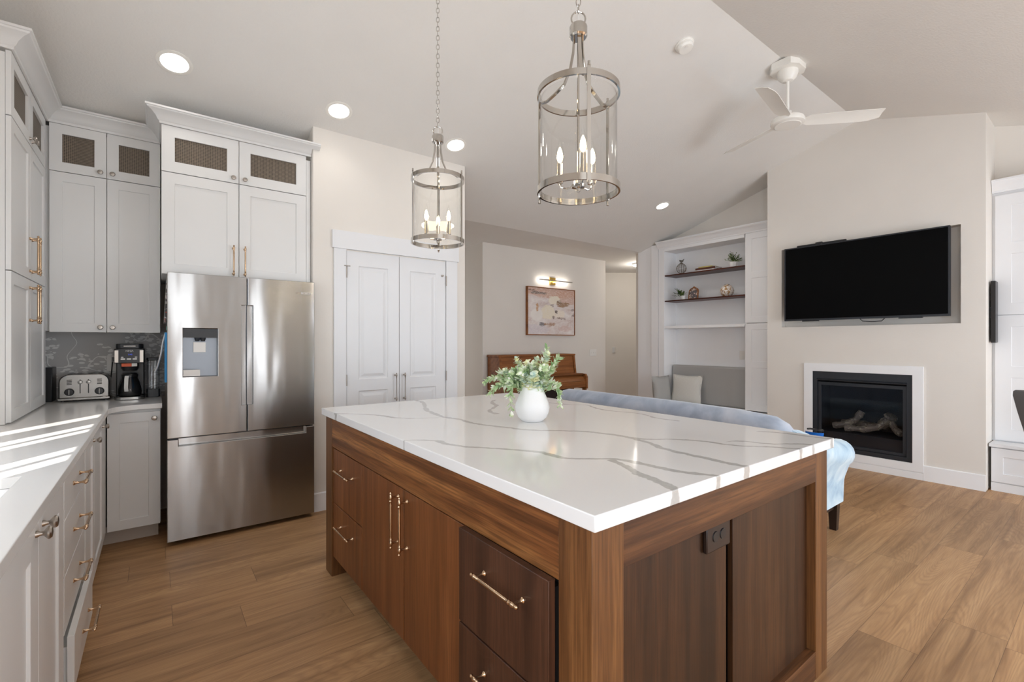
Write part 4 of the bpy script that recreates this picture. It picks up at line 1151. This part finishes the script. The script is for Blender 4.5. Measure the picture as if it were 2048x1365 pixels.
# ------------------------------------------------------------------ piano and what hangs above it
T = thing('upright_piano', 'brown walnut upright piano against the far wall under the painting', 'piano', (4.55, 5.3, 0))
px0, px1 = 3.80, 5.27
B(px0, px1, 5.30, 5.57, 0.02, 1.120).build('case', 'piano', T, bevel=0.003)
B(px0 - 0.012, px1 + 0.012, 5.283, 5.575, 1.120, 1.148).build('lid', 'piano', T, bevel=0.004)
MB().prism([(5.298, 1.12), (5.262, 0.84), (5.298, 0.84)], 'yz', px0 + 0.04, px1 - 0.04).build('music_panel', 'piano', T)
for x in (px0, px1 - 0.035):
    MB().prism([(5.0, 0.62), (5.30, 0.62), (5.30, 1.12), (5.284, 1.12), (5.245, 0.845), (5.03, 0.845), (5.0, 0.80)], 'yz', x, x + 0.035).build('cheek', 'piano', T, bevel=0.003)
    B(x, x + 0.035, 5.03, 5.09, 0.0, 0.62).build('leg', 'piano', T)
B(px0 + 0.035, px1 - 0.035, 5.06, 5.30, 0.830, 0.852).build('music_desk', 'piano', T, bevel=0.003)
MB().prism([(5.02, 0.74), (5.05, 0.74), (5.12, 0.828), (5.10, 0.832)], 'yz', px0 + 0.036, px1 - 0.036).build('fallboard', 'piano', T)
B(px0 + 0.035, px1 - 0.035, 5.015, 5.30, 0.645, 0.735).build('key_slip', 'piano', T, bevel=0.003)
B(px0 + 0.05, px1 - 0.05, 5.295, 5.305, 0.06, 0.60).build('knee_board', 'darkwood', T)

T = thing('framed_painting', 'abstract pink and brown canvas in a thin walnut frame above the piano', 'painting', (5.02, 5.58, 1.44))
fr = MB()
a0, a1, z0, z1 = 4.520, 5.535, 1.440, 2.192
fr.hf((a0, 5.545, z0), XV, -YV, [0, 0.012, a1 - a0 - 0.012, a1 - a0], [0, 0.012, z1 - z0 - 0.012, z1 - z0], {(1, 1): None}, 0.046)
fr.build('frame', 'piano', T, recalc=False, smooth=False)
B(a0 + 0.011, a1 - 0.011, 5.556, 5.588, z0 + 0.011, z1 - 0.011).build('canvas', 'painting', T)
T = thing('picture_light', 'slim brass picture light glowing above the painting', 'wall lamp', (5.06, 5.59, 2.305))
B(5.005, 5.125, 5.572, 5.594, 2.245, 2.365).build('wall_plate', 'brass', T, bevel=0.003)
B(5.05, 5.08, 5.50, 5.575, 2.295, 2.315).build('bracket', 'brass', T)
B(4.73, 5.43, 5.497, 5.514, 2.297, 2.313).build('bar', 'knob', T, bevel=0.002)
B(4.74, 5.42, 5.5145, 5.518, 2.299, 2.311).build('led_strip', 'led', T)
for x in (4.90, 5.25):
    lamp('picture_light_glow', 'AREA', (x, 5.522, 2.305), 0.26, (1.0, 0.93, 0.84), (x, 6, 2.305), shape='RECTANGLE', size=0.30, size_y=0.01)

def plate(name, label, cat, c, u, n, w, h, toggles, loc_n=0.004):
    c, u, n = Vector(c), Vector(u), Vector(n)
    T = thing(name, label, cat, c)
    def bx(cc, ww, hh, d0, d1):
        p = [cc - u * ww / 2 - ZV * hh / 2 + n * d0, cc + u * ww / 2 + ZV * hh / 2 + n * d1]
        return B(*sorted((p[0].x, p[1].x)), *sorted((p[0].y, p[1].y)), *sorted((p[0].z, p[1].z)))
    bx(c, w, h, 0.0, 0.006).build('plate', 'plate', T, bevel=0.002)
    for du, dz, tw, th_ in toggles:
        bx(c + u * du + ZV * dz, tw, th_, 0.006, 0.011).build('toggle' if cat == 'switch' else 'socket', 'plate', T)
plate('light_switch', 'white three-gang light switch on the wall right of the piano', 'switch', (6.02, 5.595, 1.150), XV, -YV, 0.165, 0.115, [(-0.046, 0, 0.010, 0.024), (0, 0, 0.010, 0.024), (0.046, 0, 0.010, 0.024)])
plate('light_switch', 'small single light switch on the hallway wall', 'switch', (7.545, 6.424, 1.165), Vector((0.79, -0.61, 0)).normalized(), Vector((-0.61, -0.79, 0)).normalized(), 0.075, 0.115, [])
o = B(6.345, 6.372, 5.63, 5.73, 1.43, 1.55).build('thermostat', 'plate', origin=(6.36, 5.68, 1.49), bevel=0.003)
tag(o, 'small white thermostat on the corner where the piano wall meets the hallway', 'thermostat')

# ------------------------------------------------------------------ built-in bookcase left of the fireplace
KX = 6.15
T = thing('built_in_bookcase', 'white built-in bookcase with bench seat left of the television wall', 'bookcase', (6.3, 3.55, 0))
def wbox(nm, *a, mat='trim', bevel=0.001, par=None):
    return B(*a).build(nm, mat, par or T, bevel=bevel)
wbox('side_panel', KX, 6.47, 4.262, 4.362, 0.42, 2.762)
wbox('side_panel', KX + 0.02, 6.47, 3.02, 3.044, 0.42, 2.705)
wbox('side_panel', KX + 0.02, 6.47, 2.64, 2.66, 0.42, 2.762)
wbox('back_panel', 6.455, 6.475, 2.64, 4.362, 0.0, 2.762)
wbox('header', KX, 6.455, 3.046, 4.260, 2.706, 2.755)
mould([(6.3, 4.366), (KX - 0.001, 4.366), (KX - 0.001, 2.640)][::-1] if False else [(KX - 0.001, 4.366), (KX - 0.001, 2.640)], 2.752, [(a * 0.95, b * 1.08) for a, b in CROWN], 'crown', 'trim', T)
for z in (2.327, 1.941):
    wbox('shelf', KX + 0.012, 6.455, 3.046, 4.260, z, z + 0.018, mat='shelfwood')['label'] = 'dark wood shelf'
wbox('shelf', KX + 0.006, 6.455, 3.046, 4.260, 1.535, 1.572)
wbox('bench', 5.82, 6.455, 2.645, 4.362, 0.0, 0.400)
wbox('bench_top', 5.805, 6.455, 2.640, 4.366, 0.400, 0.425)
for z0, z1 in ((0.440, 1.574), (1.580, 2.752)):
    h = z1 - z0
    shaker(T, (KX, 2.664, z0), YV, -XV, 0.368, h, s=0.082, mat='trim', rails=(h * 0.53,), rec=0.006)
T2 = T
o = None
def cushion(name, mat, c, size, rotz, tilt, label, cat, group=None, tiltx=0.0):
    """soft square pillow: pinched edges, puffed middle; size = (thick, wide, high)"""
    m = MB(); N = 12
    g = {}
    vs, fs = [], []
    M = Matrix.Translation(Vector(c)) @ Matrix.Rotation(rotz, 4, 'Z') @ Matrix.Rotation(tilt, 4, 'Y') @ Matrix.Rotation(tiltx, 4, 'X')
    for sd in (1, -1):
        for i in range(N + 1):
            for j in range(N + 1):
                a, b = i / N * 2 - 1, j / N * 2 - 1
                f = ((1 - a * a) * (1 - b * b)) ** 0.42
                pin = 1 - 0.07 * (1 - abs(a)) * abs(b) ** 3 - 0.0
                pin2 = 1 - 0.07 * (1 - abs(b)) * abs(a) ** 3
                g[(sd, i, j)] = len(vs)
                vs.append(M @ Vector((sd * size[0] / 2 * f, a * size[1] / 2 * pin2, b * size[2] / 2 * pin)))
        for i in range(N):
            for j in range(N):
                fs.append((g[(sd, i, j)], g[(sd, i + 1, j)], g[(sd, i + 1, j + 1)], g[(sd, i, j + 1)]))
    m.add(vs, fs)
    return tag(m.build(name, mat, origin=c, ang=80), label, cat, group)
m = MB()
o = B(6.33, 6.452, 3.052, 4.255, 0.427, 0.985).build('seat_back_cushion', 'greyfabric', origin=(6.39, 3.65, 0.43), bevel=0.028, seg=4)
tag(o, 'wide grey linen back cushion inside the white bookcase seat', 'cushion')
cushion('pillow', 'waffle', (6.21, 3.925, 0.640), (0.15, 0.49, 0.42), 0.0, 0.14, 'cream waffle-weave pillow leaning on the grey back cushion', 'pillow')
cushion('pillow', 'pillowgrey', (6.00, 4.205, 0.630), (0.13, 0.38, 0.40), 1.50, 0.10, 'plain grey pillow leaning at the left end of the bookcase seat', 'pillow')
plate('wall_outlet', 'grey outlet plate above the grey cushion inside the bookcase', 'outlet', (6.455, 3.225, 1.150), YV, -XV, 0.075, 0.12, [(0, -0.022, 0.03, 0.03), (0, 0.022, 0.03, 0.03)])

# shelf contents
S1, S2 = 2.3455, 1.9595
bx, by = 6.27, 4.047
T = thing('bird_cage_ornament', 'small round wire cage ornament topped by a bird on the upper shelf', 'ornament', (bx, by, S1))
MB().lathe([(0.034, 0), (0.034, 0.006), (0.022, 0.018)], (bx, by, S1), ZV, 18).build('base', 'cagewire', T)
for k in range(6):
    a = math.pi * k / 6
    MB().tube([(bx + 0.072 * math.cos(a) * math.cos(q), by + 0.072 * math.sin(a) * math.cos(q), S1 + 0.088 + 0.074 * math.sin(q)) for q in [2 * math.pi * i / 20 for i in range(20)]], 0.0024, 5, closed=True).build('wire', 'cagewire', T)
for q in (-0.5, 0.0, 0.5):
    MB().tube([(bx + 0.072 * math.cos(q) * math.cos(a), by + 0.072 * math.cos(q) * math.sin(a), S1 + 0.088 + 0.074 * math.sin(q)) for a in [2 * math.pi * i / 20 for i in range(20)]], 0.0022, 5, closed=True).build('wire', 'cagewire', T)
MB().lathe([(0.030, 0), (0.024, 0.010), (0.006, 0.016)], (bx, by, S1 + 0.158), ZV, 16).build('collar', 'cagewire', T)
MB().tube([(bx, by + 0.036, S1 + 0.208), (bx, by + 0.028, S1 + 0.210), (bx, by + 0.018, S1 + 0.206), (bx, by, S1 + 0.192), (bx, by - 0.018, S1 + 0.196), (bx, by - 0.034, S1 + 0.214), (bx, by - 0.046, S1 + 0.226)], [0.002, 0.012, 0.013, 0.021, 0.014, 0.007, 0.003], 10).build('bird', 'bird', T)
for nm, y0, y1, z0, z1, mat, lab, x0, x1 in (('book', 3.49, 3.80, S1, S1 + 0.020, 'paper', 'white book at the bottom of the small stack on the upper shelf', 6.20, 6.40), ('book', 3.482, 3.782, S1 + 0.0205, S1 + 0.048, 'brownbook', 'brown book in the middle of the small stack on the upper shelf', 6.21, 6.40), ('book', 3.53, 3.74, S1 + 0.0485, S1 + 0.066, 'yellow', 'thin pale yellow book on top of the stack on the upper shelf', 6.22, 6.36)):
    T = thing(nm, lab, 'book', (6.3, 3.64, z0), 'books on the upper shelf')
    B(x0 + 0.004, x1 - 0.003, y0 + 0.004, y1 - 0.004, z0 + 0.003, z1 - 0.003).build('pages', 'paper', T)
    m = MB()
    m.box(x0, x1, y0, y1, z1 - 0.003, z1).box(x0, x1, y0, y1, z0, z0 + 0.003).box(x0, x0 + 0.004, y0, y1, z0, z1)
    m.build('cover', mat, T)
def bush(T, c, n, spread, up, L, wd, mat='green', seed=1, droop=0.3, nleaf=7, dirbias=Vector((0, 0, 0))):
    r = random.Random(seed)
    m = MB(); st = MB()
    for k in range(n):
        a = r.uniform(0, 2 * math.pi); e = r.uniform(0.15, 1.0)
        d = Vector((math.cos(a) * e * spread, math.sin(a) * e * spread, up * (1.1 - 0.7 * e) * r.uniform(.7, 1.1))) + dirbias * r.uniform(0.5, 1)
        P = [Vector(c) + d * q - ZV * droop * (q ** 2) * e * up for q in (0, .33, .66, 1)]
        st.tube(P, 0.0015, 4)
        for i in range(nleaf):
            q = 0.3 + 0.7 * i / (nleaf - 1)
            p = Vector(c) + d * q - ZV * droop * (q ** 2) * e * up
            sd = Vector((r.uniform(-1, 1), r.uniform(-1, 1), r.uniform(-.5, .8)))
            leaf(m, p, d.normalized() * 0.8 + sd * 0.7, ZV, L * r.uniform(.7, 1.2), wd, 0.2)
    st.build('stems', 'stem', T)['kind'] = 'stuff'
    m.build('leaves', mat, T, recalc=False)['kind'] = 'stuff'
T = thing('potted_plant', 'bushy green plant in a faceted cream pot at the right end of the upper shelf', 'potted plant', (6.28, 3.258, S1))
MB().lathe([(0.044, 0), (0.052, 0.02), (0.062, 0.07), (0.060, 0.078), (0.052, 0.078), (0.050, 0.06), (0.001, 0.058)], (6.28, 3.258, S1), ZV, 9).build('pot', 'ceramic', T, smooth=False)
bush(T, (6.28, 3.258, S1 + 0.07), 40, 0.135, 0.150, 0.024, 0.010, seed=3)
T = thing('potted_plant', 'trailing green plant in a white pot beside the small picture frame', 'potted plant', (6.28, 4.02, S2))
MB().lathe([(0.032, 0), (0.038, 0.03), (0.042, 0.062), (0.037, 0.062), (0.034, 0.05), (0.001, 0.048)], (6.28, 4.02, S2), ZV, 20).build('pot', 'ceramic', T)
bush(T, (6.26, 4.02, S2 + 0.058), 16, 0.075, 0.10, 0.058, 0.020, seed=8, droop=0.5, nleaf=5, dirbias=Vector((-0.02, 0.055, 0.01)))
T = thing('framed_print', 'small arched picture frame with a floral print on the lower wood shelf', 'picture frame', (6.29, 3.856, S2))
arch = [(-0.078, 0), (0.078, 0)] + [(0.078 * math.cos(a), 0.115 + 0.062 * math.sin(a)) for a in [math.pi * k / 10 for k in range(11)]]
arch_in = [(a * 0.84, 0.012 + b * 0.87) for a, b in arch]
ln = lambda b: 6.265 + 0.16 * b
L = []
for (a, b), (c2, d2) in zip(arch, arch_in):
    L.append([(ln(b), 3.856 + a, S2 + b), (ln(b) + 0.016, 3.856 + a, S2 + b + 0.001), (ln(d2) + 0.016, 3.856 + c2, S2 + d2), (ln(d2) - 0.002, 3.856 + c2, S2 + d2)])
MB().loft(L, closed=True).build('frame', 'gilt', T)
MB().loft([[(ln(b) + 0.004, 3.856 + a, S2 + b) for a, b in arch_in], [(ln(b) + 0.010, 3.856 + a, S2 + b) for a, b in arch_in]]).build('print', 'floral', T)
m = MB()
for k, s in ((-2, .008), (-1, .011), (0, .015), (1, .011), (2, .008)):
    b = 0.172 - 0.010 * k * k
    m.ball((ln(b) + 0.006, 3.856 + k * 0.024, S2 + b + 0.004), (0.006, s * 1.3, s), 8, 6)
m.build('crest', 'gilt', T)
T = thing('ginger_jar', 'round cream and gold jar at the right end of the lower wood shelf', 'vase', (6.28, 3.348, S2))
MB().lathe([(0.044, 0), (0.060, 0.010), (0.084, 0.045), (0.091, 0.080), (0.084, 0.115), (0.060, 0.145), (0.038, 0.156), (0.036, 0.160)], (6.28, 3.348, S2), ZV, 32).build('body', 'jar', T)
MB().lathe([(0.034, 0), (0.034, 0.012), (0.028, 0.014), (0.001, 0.014)], (6.28, 3.348, S2 + 0.160), ZV, 24).build('neck_rim', 'knob', T)

# ------------------------------------------------------------------ television wall
T = thing('television', 'large black wall-mounted television in the recess above the fireplace', 'television', (5.80, 1.69, 1.55))
tY0, tY1, tZ0, tZ1, TX = 0.985, 2.405, 1.572, 2.405, 5.795
ty = math.radians(-0.0)
MB().hf((TX, tY0, tZ0), YV, -XV, [0, 0.012, tY1 - tY0 - 0.012, tY1 - tY0], [0, 0.020, tZ1 - tZ0 - 0.012, tZ1 - tZ0], {(1, 1): -0.004}, 0.045).build('bezel', 'blackmetal', T, recalc=False, smooth=False)
B(TX + 0.0035, TX + 0.006, tY0 + 0.011, tY1 - 0.011, tZ0 + 0.019, tZ1 - 0.011).build('screen', 'screen', T)
B(TX + 0.045, XF + 0.121, 1.45, 1.95, 1.80, 2.20).build('wall_mount', 'black', T)
B(TX + 0.002, TX + 0.010, 1.68, 1.74, tZ0 - 0.003, tZ0 + 0.002).build('badge', 'knob', T)
MB().tube([(TX + 0.02, 1.68, tZ0 + 0.002), (TX + 0.03, 1.66, tZ0 - 0.024), (TX + 0.03, 1.58, tZ0 - 0.032), (TX + 0.03, 1.50, tZ0 - 0.028), (TX + 0.02, 1.47, tZ0 + 0.002)], 0.004, 8).build('cable', 'black', T)
for y0, y1 in ((1.18, 1.36), (2.06, 2.22)):
    B(TX + 0.005, TX + 0.04, y0, y1, tZ0 - 0.010, tZ0).build('bottom_tab', 'black', T)
T = thing('camera_bar', 'slim black camera bar clipped along the top edge of the television', 'camera', (TX + 0.02, 2.02, tZ1))
B(TX + 0.006, TX + 0.034, 1.80, 2.275, tZ1 + 0.001, tZ1 + 0.018).build('bar', 'black', T, bevel=0.003)
B(TX - 0.004, TX + 0.036, 2.02, 2.085, tZ1 + 0.001, tZ1 + 0.026).build('lens_block', 'black', T, bevel=0.003)

T = thing('fireplace_insert', 'black gas fireplace insert framed by a white surround below the television', 'fireplace', (6.0, 1.70, 0.15))
MB().hf((XF - 0.018, 1.185, 0.072), YV, -XV, [0, fY0 - 1.185, fY1 - 1.185, 1.040], [0, fZ0 - 0.072, fZ1 - 0.072, 1.022], {(1, 1): None}, 0.017).build('surround', 'trim', T, recalc=False, smooth=False, bevel=0.001)
fw, fh = fY1 - fY0, fZ1 - fZ0
MB().hf((XF - 0.008, fY0 + 0.001, fZ0 + 0.001), YV, -XV, [0, 0.045, fw - 0.047, fw - 0.002], [0, 0.045, fh - 0.085, fh - 0.002], {(1, 1): None}, 0.03).build('frame', 'blackmetal', T, recalc=False, smooth=False, bevel=0.001)
MB().hf((XF + 0.004, fY0 + 0.05, fZ0 + 0.05), YV, -XV, [0, 0.028, fw - 0.13, fw - 0.102], [0, 0.028, fh - 0.20, fh - 0.165], {(1, 1): None}, 0.02).build('inner_frame', 'blackmetal', T, recalc=False, smooth=False, bevel=0.001)
MB().prism([(XF - 0.030, fZ1 - 0.088), (XF + 0.02, fZ1 - 0.062), (XF + 0.02, fZ1 - 0.072), (XF - 0.028, fZ1 - 0.098)], 'xz', fY0 + 0.044, fY1 - 0.044).build('hood', 'blackmetal', T)
B(XF + 0.020, XF + 0.0215, fY0 + 0.076, fY1 - 0.076, fZ0 + 0.076, fZ1 - 0.15).build('glass', 'fireglass', T)
m = MB()
m.box(6.34, 6.355, fY0 + 0.004, fY1 - 0.004, fZ0 + 0.004, fZ1 - 0.004).box(XF + 0.03, 6.34, fY0 + 0.003, fY0 + 0.012, fZ0 + 0.004, fZ1 - 0.004).box(XF + 0.03, 6.34, fY1 - 0.012, fY1 - 0.003, fZ0 + 0.004, fZ1 - 0.004)
m.box(XF + 0.03, 6.34, fY0 + 0.012, fY1 - 0.012, fZ0 + 0.003, fZ0 + 0.20).box(XF + 0.03, 6.34, fY0 + 0.012, fY1 - 0.012, fZ1 - 0.012, fZ1 - 0.003)
m.build('firebox_liner', 'firebrick', T)
def logm(pts, rad, label, seed):
    r = random.Random(seed)
    P = []; RR = []
    pts = [Vector(p) for p in pts]
    for i in range(len(pts) - 1):
        for q in range(4):
            P.append(pts[i].lerp(pts[i + 1], q / 4)); RR.append(rad * r.uniform(.82, 1.15))
    P.append(pts[-1]); RR.append(rad * 0.9)
    o = MB().tube(P, RR, 9).build('fireplace_log', 'log', origin=pts[0])
    tag(o, label, 'log', 'ceramic logs in the fireplace')
fz = fZ0 + 0.215
logm([(6.06, 2.005, fz + 0.032), (6.08, 1.90, fz + 0.050), (6.10, 1.80, fz + 0.115), (6.12, 1.75, fz + 0.21)], 0.036, 'ceramic log at the left of the fire, its branch pointing up', 1)
logm([(5.98, 1.86, fz + 0.034), (5.99, 1.70, fz + 0.036), (6.00, 1.58, fz + 0.075), (6.02, 1.53, fz + 0.12)], 0.034, 'ceramic log lying along the middle front of the fire', 2)
logm([(6.20, 1.59, fz + 0.07), (6.18, 1.54, fz + 0.12), (6.16, 1.50, fz + 0.19)], 0.060, 'thick ceramic log stump at the right back of the fire', 3)
logm([(6.06, 1.475, fz + 0.13), (6.02, 1.44, fz + 0.075), (5.97, 1.375, fz + 0.034)], 0.033, 'ceramic log running down to the right front of the fire', 4)
logm([(6.23, 1.97, fz + 0.042), (6.23, 1.80, fz + 0.050), (6.23, 1.63, fz + 0.046)], 0.045, 'dark ceramic log lying across the back of the fire', 5)

# ------------------------------------------------------------------ built-in right of the fireplace, speaker
T = thing('built_in_cabinet', 'white built-in cabinet with bench drawer at the right edge beyond the television wall', 'cabinet', (6.2, 0.0, 0))
wb = lambda nm, *a, mat='doorwhite': B(*a).build(nm, mat, T, bevel=0.001)
wb('bench', 5.985, 6.338, -0.55, 0.742, 0.075, 0.395)
wb('bench_top', 5.950, 6.338, -0.55, 0.752, 0.395, 0.420)
wb('plinth', 5.975, 6.338, -0.55, 0.742, 0.0, 0.075)
shaker(T, (5.965, -0.16, 0.085), YV, -XV, 0.900, 0.300, s=0.075, mat='doorwhite', name='drawer')
wb('body', 6.19, 6.338, -0.55, 0.7615, 0.42, 2.72)
for z0, z1 in ((0.432, 1.574), (1.580, 2.680)):
    h = z1 - z0
    shaker(T, (6.17, 0.205, z0), YV, -XV, 0.535, h, s=0.105, mat='doorwhite', rails=(h * 0.55,), rec=0.006)
    shaker(T, (6.17, -0.335, z0), YV, -XV, 0.535, h, s=0.105, mat='doorwhite', rails=(h * 0.55,), rec=0.006)
mould([(6.169, 0.758), (6.169, -0.55)], 2.705, [(a * 0.7, b * 1.2) for a, b in CROWN], 'crown', 'doorwhite', T)
T = thing('wall_speaker', 'slim upright black speaker beside the television wall at the right', 'speaker', (6.08, 0.74, 1.6))
B(6.02, 6.15, 0.718, 0.750, 1.325, 1.885).build('cabinet', 'black', T, bevel=0.006)
B(6.015, 6.021, 0.720, 0.748, 1.335, 1.875).build('grille', 'dark', T)
B(6.06, 6.11, 0.749, 0.7618, 1.55, 1.65).build('bracket', 'black', T)

# ------------------------------------------------------------------ sofa
sofa = thing('sofa', 'pale blue velvet sofa behind the island, back toward the camera', 'sofa', (3.4, 2.2, 0))
T = sofa
sY0, sY1 = 1.20, 3.22
B(3.06, 3.84, sY0 + 0.06, sY1 - 0.06, 0.20, 0.36).build('seat_base', 'velvet', T, bevel=0.02, seg=3)
B(3.24, 3.86, sY0 + 0.16, sY1 - 0.16, 0.355, 0.46).build('seat_cushion', 'velvet', T, bevel=0.04, seg=4)
def backsec(y, zt, sx):
    """closed outline (x, z) of the rolled back"""
    pts = []
    r = 0.085
    cxx, czz = 3.050, zt - r
    for k in range(13):
        a = math.radians(-60 - (360 - 105) * k / 12)
        pts.append((cxx + r * math.cos(a) * 1.0, czz + r * math.sin(a)))
    pts = [(3.115, 0.22)] [:0] + pts
    pts += [(3.045, 0.50), (3.045, 0.21), (3.20, 0.21), (3.20, 0.50)]
    return [(x if abs(sx) < 1e-6 else 3.10 + (x - 3.10) * (1 - sx), y, z) for x, z in pts]
L = []
for y, zt, sx in ((sY0 - 0.02, 0.720, 0.45), (sY0 + 0.0, 0.770, 0.25), (sY0 + 0.05, 0.835, 0.08), (sY0 + 0.12, 0.872, 0.0), (sY0 + 0.35, 0.890, 0), (2.0, 0.900, 0), (2.5, 0.900, 0), (sY1 - 0.25, 0.902, 0), (sY1 - 0.08, 0.898, 0.0), (sY1 - 0.03, 0.885, 0.08), (sY1, 0.850, 0.25)):
    L.append(backsec(y, zt, sx))
MB().loft(L).build('backrest', 'velvet_back', T, ang=60)['label'] = 'grey-blue velvet back with a rolled top edge'
def arm(sign, yo):
    L = []
    for x, zt, f in ((3.05, 0.80, 0.9), (3.15, 0.79, 1), (3.35, 0.73, 1), (3.55, 0.68, 1), (3.75, 0.655, 1), (3.84, 0.648, 1), (3.868, 0.640, 0.92), (3.880, 0.62, 0.75)):
        r = 0.098 * f
        cz = zt - r
        cy = yo
        pts = []
        for k in range(15):
            a = math.radians(-48 + (360 - 100) * k / 14)
            pts.append((x, cy - sign * r * -math.cos(a) * 1.0 if False else cy + sign * (-r * math.cos(a)) * -1, cz + r * math.sin(a)))
        inner = cy - sign * 0.075
        xx = x - (0.012 if x > 3.86 else 0)
        pts += [(xx, inner - sign * 0.02, 0.40), (xx, inner - sign * 0.02, 0.205), (xx, cy + sign * 0.02, 0.205), (xx, cy + sign * 0.025, 0.36)]
        L.append(pts)
    return MB().loft(L).build('arm', 'velvet', T, ang=60)
arm(-1, 1.235); arm(1, 3.18)
for lx in (3.10, 3.835):
    for ly in (1.262, 3.15):
        MB().loft([[(lx - 0.030, ly - 0.030, 0.215), (lx + 0.030, ly - 0.030, 0.215), (lx + 0.030, ly + 0.030, 0.215), (lx - 0.030, ly + 0.030, 0.215)], [(lx - 0.020, ly - 0.020, 0), (lx + 0.022, ly - 0.020, 0), (lx + 0.022, ly + 0.022, 0), (lx - 0.020, ly + 0.022, 0)]]).build('leg', 'darkwood', T)
B(3.10, 3.84, 1.255, 1.285, 0.150, 0.212).build('rail', 'darkwood', T)
T = thing('goggles', 'small glossy blue goggles lying on the sofa arm behind the countertop corner', 'goggles', (3.43, 1.25, 0.71))
L = []
for k in range(9):
    a = math.radians(-70 + 140 * k / 8)
    cx_, cy_ = 3.43, 1.235
    e = Vector((-math.cos(a) * 0.035, -math.sin(a) * 0.055, 0))
    L.append([Vector((cx_, cy_, 0.712)) + e, Vector((cx_, cy_, 0.745)) + e * 1.06, Vector((cx_, cy_, 0.745)) + e * 1.0, Vector((cx_, cy_, 0.712)) + e * 0.92])
MB().loft(L).build('lens', 'bluelens', T, ang=60)
MB().tube([(3.43, 1.19, 0.757), (3.45, 1.20, 0.757), (3.47, 1.235, 0.752), (3.45, 1.27, 0.757), (3.43, 1.28, 0.757)], 0.006, 8).build('strap', 'black', T)

# ------------------------------------------------------------------ dining chair at the right edge
T = thing('dining_chair', 'dark grey upholstered dining chair cut off by the right edge of the photo', 'chair', (4.75, 0.12, 0))
L = []
for z, hw_, lean in ((0.44, 0.235, 0.0), (0.55, 0.262, -0.012), (0.70, 0.300, -0.03), (0.85, 0.332, -0.05), (0.96, 0.352, -0.062), (0.990, 0.350, -0.066), (1.000, 0.338, -0.066)):
    out, inn = [], []
    for k in range(13):
        a = math.radians(-75 + 150 * k / 12)
        out.append((4.88 - lean * 0 + -0.30 * math.cos(a) * 1.0 + lean, 0.130 + hw_ * math.sin(a) / math.sin(math.radians(75)), z))
        inn.append((4.88 + -0.255 * math.cos(a) + lean, 0.130 + (hw_ - 0.04) * math.sin(a) / math.sin(math.radians(75)), z))
    L.append(out + inn[::-1])
MB().loft(L).build('backrest', 'chair', T, ang=60)
B(4.66, 5.10, -0.13, 0.30, 0.40, 0.49).build('seat', 'chair', T, bevel=0.03, seg=3)
for lx in (4.70, 5.06):
    for ly in (-0.09, 0.26):
        MB().loft([[(lx - .02, ly - .02, 0.41), (lx + .02, ly - .02, 0.41), (lx + .02, ly + .02, 0.41), (lx - .02, ly + .02, 0.41)], [(lx - .012, ly - .012, 0), (lx + .012, ly - .012, 0), (lx + .012, ly + .012, 0), (lx - .012, ly + .012, 0)]]).build('leg', 'darkwood', T)
